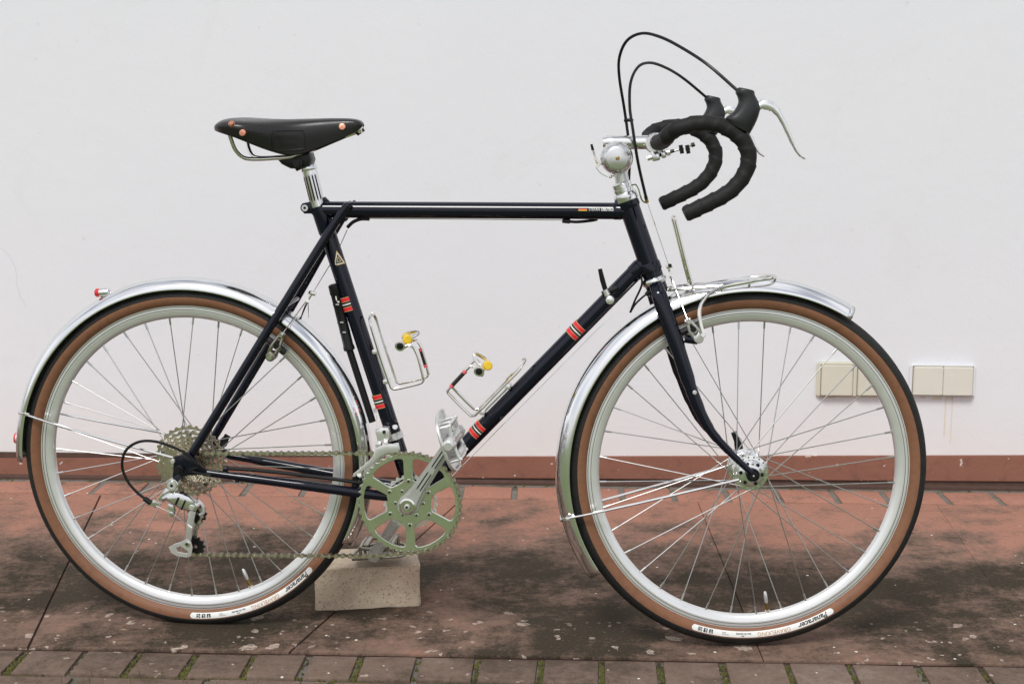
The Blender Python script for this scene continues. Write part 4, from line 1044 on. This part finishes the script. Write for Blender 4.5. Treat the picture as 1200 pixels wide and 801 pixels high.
def crank(sg):
    f = (lambda p: p) if sg > 0 else (lambda p: V((2*BBc.x-p[0], -p[1], 2*BBc.z-p[2])))
    side = V((-crank_dir.z, 0, crank_dir.x)); P = lambda l, t, y: BBc + crank_dir*l + side*t + V((0, -y, 0))
    prof = [(-.019, .0), (-.016, .011), (-.006, .0180), (.006, .0185), (.020, .0152), (.040, .0125), (.090, .0102), (.140, .0096), (CL-.010, .0108), (CL, .0126), (CL+.009, .0105), (CL+.0135, .0)]
    o = [(l, t) for l, t in prof]+[(l, -t) for l, t in prof[-2:0:-1]]
    b = B(); bm = bmesh.new(); n = len(o)
    yin = lambda l: .054+.013*max(0, min(1, l/CL)); yout = lambda l: .068+.014*max(0, min(1, l/CL)) - (.0 if l > .03 else 0)
    a = [bm.verts.new(f(P(l, t, yin(l)))) for l, t in o]; c = [bm.verts.new(f(P(l, t, yout(l)))) for l, t in o]
    k1 = bm.faces.new(a); k2 = bm.faces.new(c)
    for i in range(n): bm.faces.new((a[i], c[i], c[(i+1) % n], a[(i+1) % n]))
    bmesh.ops.recalc_face_normals(bm, faces=bm.faces[:])
    bmesh.ops.bevel(bm, geom=list({e for fc in (k1, k2) for e in fc.edges}), offset=.0052, segments=4, affect='EDGES')
    bmesh.ops.triangulate(bm, faces=[x for x in bm.faces if len(x.verts) > 4]); bm.verts.index_update()
    b.add([q.co.copy() for q in bm.verts], [[q.index for q in x.verts] for x in bm.faces], 'crank'); bm.free()
    # two long flutes
    if sg > 0:
        for l0, l1, t in ((.036, .078, .0034), (.036, .078, -.0034), (.086, .132, .0030), (.086, .132, -.0030)): b.tube([f(P(l, t, yout(l)-.0006)) for l in (l0, l0+.004, (l0+l1)/2, l1-.004, l1)], [.0004, .0013, .0013, .0013, .0004], 'black_metal', 8)
    b.lathe([(.0150, .066), (.0150, .0700), (.0120, .0712), (.0112, .0700), (.0060, .0700), (.0055, .0690)], BBc, (0, -sg, 0), 'chrome', 22)
    b.lathe([(.0052, .0692), (.0050, .0730), (.0030, .0735)], BBc, (0, -sg, 0), 'satin', 12); b.lathe([(.0026, .0736), (.0024, .0738)], BBc, (0, -sg, 0), 'black_metal', 6)
    ob = put('crank', b, bike); return f(BBc+crank_dir*CL)
def pedal(c, sg, e1, flip, key='satin'):
    """platform pedal: c eye centre, e1 fore-and-aft direction of the platform"""
    e1 = V(e1).normalized(); e2 = V((-e1.z, 0, e1.x)); Y = lambda y: V((0, -sg*y, 0)); Q = lambda a, t, y: c + e1*a + e2*t + Y(y)
    b = B(); b.lathe([(.0075, .080), (.0082, .086), (.0115, .092), (.0120, .104), (.0095, .112), (.0090, .150), (.0110, .158), (.0115, .170), (.0100, .176)], c, (0, -sg, 0), key, 18)
    b.lathe([(.0095, .175), (.0098, .181), (.0070, .184)], c, (0, -sg, 0), key, 16)
    body = put('pedal', b, bike)
    b = B()                                   # platform plate, rounded outside, with a lip
    prof = [(.090, -.046), (.090, .046), (.112, .052), (.142, .050), (.166, .038), (.176, .018), (.178, -.010), (.170, -.032), (.150, -.046), (.116, -.050)]
    n = len(prof); t0, t1 = flip*.0105, flip*.0135
    vs = [Q(a, t0, y) for y, a in prof]+[Q(a, t1, y) for y, a in prof]
    b.add(vs, [tuple(range(n)), tuple(range(2*n-1, n-1, -1))]+[(i, (i+1) % n, n+(i+1) % n, n+i) for i in range(n)], key)
    lip = [Q(a, flip*.0100, y) for y, a in prof]; b.tube(spl(lip+[lip[0]], 3)[:-1], .0030, key, 8, closed=True)
    put('pedal_plate', b, body)
    b = B()                                   # cage rods, end bolts
    for a in (-.030, .030):
        b.tube([Q(a, -flip*.008, .094), Q(a, -flip*.010, .130), Q(a, -flip*.008, .166)], [.003, .0036, .003], key, 8)
        for y in (.096, .130, .164): b.tube([Q(a, -flip*.012, y), Q(a, flip*.011, y)], .0030, key, 8)
    for y in (.096, .164): b.tube([Q(-.030, -flip*.008, y), Q(0, -flip*.004, y), Q(.030, -flip*.008, y)], .0034, key, 8)
    for a in (-.021, .021): b.box(Q(a, -flip*.009, .13), .010, .05, .006, key, .0015, X=e1, Z=e2)
    put('pedal_cage', b, body)
eye = crank(1); c = V((eye.x, 0, eye.z)); pedal(c, 1, F(536, 549, .13)-F(516, 487, .13), -1)
eye = crank(-1); c = V((eye.x, 0, eye.z)); pedal(c, -1, V((1, 0, .10)), -1, 'inner_link')
# ---------------------------------------------------------------- chain
def arc(c, r, a0, a1, n): return [V((c.x+r*math.cos(a0+(a1-a0)*i/n), 0, c.z+r*math.sin(a0+(a1-a0)*i/n))) for i in range(n+1)]
R_ = ring_r-.0028; CY = -.0475
P = arc(BBc, R_, rad(93), rad(-92), 60)
P += [V((p.x, 0, p.z)) for p in (F(440, 651.5, .05), F(330, 651, .05), F(238, 650, .05))]
tp_ = F(228.5, 640, .05); P += arc(V((tp_.x, 0, tp_.z)), .0155, rad(-75), rad(-200), 6)
P += [V((p.x, 0, p.z)) for p in (F(222, 630, .05), F(229, 619, .05), F(236, 609, .05), F(237, 599, .05), F(231, 592, .05), F(222, 587, .05), F(212, 575, .05), F(207, 562, .05))]
P += arc(RHUB, .0225, rad(205), rad(88), 8)
D = [0]
loop = P+[P[0]]
for a, c in zip(loop, loop[1:]): D.append(D[-1]+(c-a).length)
nl = int(round(D[-1]/.0127)); nl += nl % 2; pitch = D[-1]/nl
def at(s_):
    s_ %= D[-1]
    for i in range(len(D)-1):
        if D[i] <= s_ <= D[i+1]: return loop[i]+(loop[i+1]-loop[i])*((s_-D[i])/max(1e-9, D[i+1]-D[i]))
pins = [at(i*pitch) for i in range(nl)]
b = B()
for i in range(nl):
    p, q = pins[i], pins[(i+1) % nl]; t = (q-p).normalized(); u_ = V((-t.z, 0, t.x)); m_ = (p+q)/2; L = pitch/2; outer = i % 2
    hh = .0041 if outer else .0044
    o = [(-L-.0042, 0), (-L-.0030, hh*.72), (-L, hh), (-L*.40, hh*.42), (L*.40, hh*.42), (L, hh), (L+.0030, hh*.72), (L+.0042, 0)]
    o += [(x, -z) for x, z in o[-2:0:-1]]; n = len(o)
    for sy in (-1, 1):
        y0 = CY+sy*(.0030 if outer else .0019); y1 = y0+sy*.0010
        vs = [m_+t*x+u_*z+V((0, y0, 0)) for x, z in o]+[m_+t*x+u_*z+V((0, y1, 0)) for x, z in o]
        b.add(vs, [tuple(range(n)), tuple(range(2*n-1, n-1, -1))]+[(k, (k+1) % n, n+(k+1) % n, n+k) for k in range(n)], 'steel' if outer else 'inner_link')
    b.tube([p+V((0, CY-.0045, 0)), p+V((0, CY+.0045, 0))], .0018, 'chrome', 6); b.tube([p+V((0, CY-.0018, 0)), p+V((0, CY+.0018, 0))], .0038, 'chain_dark', 8)
put('chain', b, bike, kind='stuff')
# ---------------------------------------------------------------- rear derailleur
z = .080; b = B()
c = F(202, 568, z); b.cyl(c+V((0, .014, 0)), c+V((0, -.004, 0)), .0118, 'alu', 24, bev=.0015); b.lathe([(.0085, .0038), (.0080, .0052), (.0055, .0054), (.0050, .0046)], c, (0, -1, 0), 'satin', 20); b.lathe([(.0030, .0047), (.0028, .0049)], c, (0, -1, 0), 'black_metal', 6)
b.prism([F(196, 570, z), F(203, 574, z), F(192, 588, z), F(184, 584.5, z)], c.y-.005, c.y+.010, 'alu', .0040)
b.prism([F(190, 582, z), F(197, 577, z), F(213, 575, z), F(224, 579.5, z), F(231, 586, z), F(230, 594, z), F(224, 598, z), F(214, 596, z), F(204, 590, z), F(196, 585, z)], c.y-.012, c.y+.006, 'alu', .0062)
b.prism([F(207, 588.5, z), F(211, 580, z), F(213.5, 580.5, z), F(209.5, 589.5, z)], c.y-.0126, c.y-.0110, 'black_metal', .0003)
b.prism([F(214, 594, z), F(219, 583, z), F(221, 584, z), F(216, 595, z)], c.y-.0126, c.y-.0110, 'black_metal', .0003)
k1 = F(227, 592, z); b.cyl(k1+V((0, .012, 0)), k1+V((0, -.010, 0)), .0098, 'alu', 20, bev=.002); b.cyl(k1+V((0, -.009, 0)), k1+V((0, -.013, 0)), .005, 'satin', 14, bev=.0008)
b.prism([F(197, 588, z), F(204, 590, z), F(205.5, 598, z), F(204, 604, z), F(198, 603.5, z), F(197, 597, z)], c.y-.005, c.y+.006, 'alu', .0035); q = F(201.5, 601.5, z); b.cyl(q+V((0, .0, 0)), q+V((0, -.008, 0)), .0045, 'chrome', 12, bev=.0008)
b.prism([F(176, 590.5, z), F(180, 585.5, z), F(189, 590, z), F(182, 594.5, z)], c.y-.003, c.y+.004, 'alu', .001)
b.tube([F(169, 583.5, z), F(177, 589, z)], [.0048, .0052], 'black_metal', 10)
b.tube([F(183, 592.5, z+.004), F(203, 602, z+.008), F(221, 616, z+.004)], .0008, 'chrome', 6); b.tube([F(220, 614.5, z+.004), F(225, 618, z+.004)], .0016, 'white', 6)
derailleur = put('rear_derailleur', b, bike)
b = B(); z2 = .066
b.prism([F(222, 596, z2), F(230, 597, z2), F(227, 612, z2), F(224.5, 632, z2), F(217.5, 631, z2), F(218.5, 618, z2)], -z2-.002, -z2+.001, 'satin', .0007)
b.holed([[(p.x, p.z) for p in (F(198, 640.5, z2), F(205, 636.5, z2), F(214, 634, z2), F(219, 630.5, z2), F(223.5, 632.5, z2), F(226, 640, z2), F(224.5, 650.5, z2), F(219, 652.5, z2), F(208, 651, z2), F(201, 647, z2))],
         [(p.x, p.z) for p in (F(206, 641.5, z2), F(212, 639, z2), F(217, 642.5, z2), F(221, 645.5, z2), F(219, 648, z2), F(209, 646, z2))]], -z2-.0022, -z2+.0010, 'satin', .0004)
q = F(219.5, 637, z2+.002); b.cyl(q+V((0, .001, 0)), q+V((0, -.0025, 0)), .0050, 'chrome', 14, bev=.0006); b.lathe([(.0024, .0026), (.0022, .0030)], q, (0, -1, 0), 'black_metal', 6)
b.prism([F(226, 598, .046), F(240, 596, .046), F(241, 606, .046), F(232, 614, .046), F(229, 640, .046), F(222, 645, .046), F(219, 632, .046)], -.042, -.040, 'satin', .0005)
b.tube(spl([F(232, 586, .07), F(237.5, 592, .07), F(238.5, 600, .07), F(234, 603, .07)], 4), .0030, 'satin', 8)
put('derailleur_cage', b, derailleur)
for cc in (V((tp_.x, 0, tp_.z)), (lambda p: V((p.x, 0, p.z)))(F(230.5, 602, .05))):
    put('jockey_wheel', gear(11, .0185, CY-.0025, .005, .004, 'black_metal', cc), derailleur)
b = B(); b.tube(spl([F(512, 587, .02)]+[F(*p, q_) for *p, q_ in ((247, 556.5, .068), (233, 545, .075), (220, 532.5, .078), (202.5, 523.5, .080), (182, 517, .082), (162.5, 517.5, .083), (147.5, 527.5, .083), (143, 545, .083), (149, 562.5, .082), (160, 576, .081), (170, 584, .080))][0:], 7)[7:], .0026, 'housing', 8); put('gear_cable_loop', b, bike)
b = B(); b.tube(spl([F(262, 548, .052), F(300, 550.5, .048), F(360, 557, .042), F(425, 566, .036), F(460, 577, .030)], 4), .0036, 'housing', 8); b.cyl(F(262, 549, .053), F(267, 549, .053), .0055, 'black_metal', 10); b.box(F(278, 563.5, .060), .007, .006, .004, 'black_metal', .001)
put('chain_guard_tube', b, bike)
# ---------------------------------------------------------------- front derailleur
b = B(); z = .032
b.lathe([(.0165, -.006), (.0165, .006)], F(462, 510), sx, 'satin', 24)
b.prism([F(440, 503, z), F(449, 499.5, z), F(456, 500, z), F(458, 511, z), F(455, 516, z), F(444, 519, z)], -z-.008, -z+.010, 'silver', .0025)
b.cyl(F(450, 506, z+.006), F(450, 506, z+.012), .0032, 'black_metal', 10); b.cyl(F(463, 500, .012), F(463, 500, .030), .0050, 'satin', 12, bev=.001); b.cyl(F(461, 494, .012), F(464, 497, .028), .0045, 'black_metal', 10)
b.prism([F(441, 523, .042), F(452, 518.5, .042), F(467, 518.5, .042), F(470, 523, .042), F(468.5, 528, .042), F(455, 528.5, .042), F(445, 534, .042), F(437, 542, .042), F(418, 556, .042), F(414.5, 556.5, .042), F(416, 552.5, .042), F(430, 541, .042), F(439, 532, .042)], -.0545, -.0525, 'satin', .0006)
b.prism([F(441, 523, .042), F(467, 518.5, .042), F(469, 528, .042), F(455, 530, .042), F(440, 544, .042), F(430, 556, .042), F(423, 560, .042), F(428, 548, .042), F(439, 533, .042)], -.0410, -.0395, 'satin', .0006)
b.box(F(455, 521.5, .046), .020, .014, .004, 'satin', .001); b.cyl(F(421, 556, .040), F(421, 556, .055), .004, 'chrome', 10)
b.box(F(444, 520, .036), .010, .016, .008, 'satin', .001)
b.tube([F(441, 486, .018), F(441, 500, .026)], .0008, 'chrome', 6); b.cyl(F(438.5, 478, .017), F(440, 483, .017), .0026, 'satin', 8)
put('front_derailleur', b, bike)
# ---------------------------------------------------------------- bottle cages
def cage(fr, name_pts):
    base, wire, sleeve, clampc, knob, hook = name_pts
    b = B(); hw = .026
    for sg in (1, -1):
        f = (lambda p: p) if sg > 0 else yv
        b.tube([f(p) for p in spl([F(*p, q) for *p, q in wire], 5)], .0026, 'chrome', 8)
    for px, py, q in base[2]: b.tube([F(px, py, q), yv(F(px, py, q))], .0026, 'chrome', 8)
    b.tube([F(*base[0], 0), F(*base[1], 0)], .0030, 'satin', 8); 
    for p in base[:2]: b.box(F(*p, 0), .010, .024, .008, 'satin', .002); 
    root = put('bottle_cage', b, bike)
    if sleeve:
        (a, c, sgn) = sleeve
        b = B(); q = .026*sgn; p0, p1 = F(*a, q), F(*c, q); d_ = (p1-p0); n = d_.length; d_.normalize()
        b.cyl(p0, p1, .0036, 'black', 10); b.cyl(p0-d_*.002, p0+d_*.0035, .0039, 'pink', 10); b.cyl(p1-d_*.0035, p1+d_*.002, .0039, 'pink', 10); put('tape_sleeve', b, root)
    b = B(); cp = F(*clampc, .026)
    b.lathe([(.0062, .006), (.0094, .0055), (.0096, -.004), (.0062, -.0045)], cp, (0, -1, 0), 'chrome', 20); b.lathe([(.0064, .0052), (.0060, .0075), (.0030, .0080)], cp, (0, -1, 0), 'black_metal', 16)
    put('clamp_ring', b, root)
    b = B(); k0, k1 = F(*knob[0], knob[2]), F(*knob[1], knob[3]); b.cyl(k0, k1, .0080, 'yellow', 18, bev=.0015); put('yellow_roller', b, root)
    b = B(); b.tube(spl([F(*p, q) for *p, q in hook], 5), [.0030, .0036, .0030, .0024], 'chrome', 8, ell=.0022); put('clip_lever', b, root)
cage(None, (((440.5, 411), (453, 446), [(435, 369.5, .012)]),
     [(434, 369, .010), (433.5, 374, .020), (435.5, 384, .026), (446, 418, .026), (457, 450, .026), (459.5, 454.5, .026), (465, 455.3, .026), (490, 449.5, .026), (495, 446.5, .026), (495.5, 441, .026), (489, 416, .026), (483.5, 406, .026), (478, 404.5, .026), (472, 408, .026)],
     ((493, 409), (499, 429), -1), (469.5, 404.6), ((476, 394.5), (478, 398), -.020, .020), [(470, 401, .020), (481, 396, .012), (490, 389.5, .0), (483, 389, -.012), (475, 391, -.018), (471.5, 396, -.02)]))
cage(None, (((596, 452), (566, 482), [(613.5, 421.5, .012)]),
     [(614, 422, .010), (612.5, 427, .020), (606, 436, .026), (585, 457, .026), (560, 483, .026), (554.5, 486.5, .026), (549, 484.5, .026), (528, 463.5, .026), (524.8, 458.5, .026), (527, 454, .026), (545, 434.5, .026), (551, 429, .026), (555, 429.5, .026)],
     ((529, 452.5), (545, 435.3), 1), (561.8, 434.2), ((572, 428.6), (570.5, 427.5), .016, -.016), [(564, 440, .022), (566, 436, .016), (562, 428, .010), (556, 418.5, .0), (557, 413.8, -.006), (566, 418.5, -.012), (574.5, 425, -.016), (575, 431, -.018)]))
# ---------------------------------------------------------------- pump carried behind the seat tube: a thing of its own
b = B(); a0, a1 = F(390.5, 332.5, .004), F(409.5, 409.5, .004); a2 = F(436.5, 494, .004)
ax1 = (a1-a0).normalized()
b.lathe([(.0060, 0), (.0098, .002), (.0102, .018), (.0092, .020), (.0092, (a1-a0).length-.008), (.0102, (a1-a0).length-.006), (.0102, (a1-a0).length), (.0066, (a1-a0).length+.002)], a0, ax1, 'black_metal', 20)
pump = put('frame_pump', b, None, label='slim black pump clipped behind the seat tube', cat='pump', mat=M.copy())
b = B(); b.cyl(a1, a2, .0064, 'black_metal', 16); put('pump_barrel', b, pump)
b = B()
for k in (.30, .57, .72): 
    p = a0+(a1-a0)*k; b.lathe([(.0094, -.0012), (.0100, 0), (.0094, .0012)], p, ax1, 'black_metal', 20); b.box(p+V((.001, -.0098, 0)), .006, .0010, .0022, 'satin')
put('pump_ring', b, pump)
b = B(); q0 = F(393.5, 347, .014); b.tube([q0, F(394.5, 352, .014)], .0012, 'white', 6); b.box(F(396.5, 353.5, .0142), .004, .0006, .0025, 'white'); put('pump_print', b, pump)
bpy.context.view_layer.update()
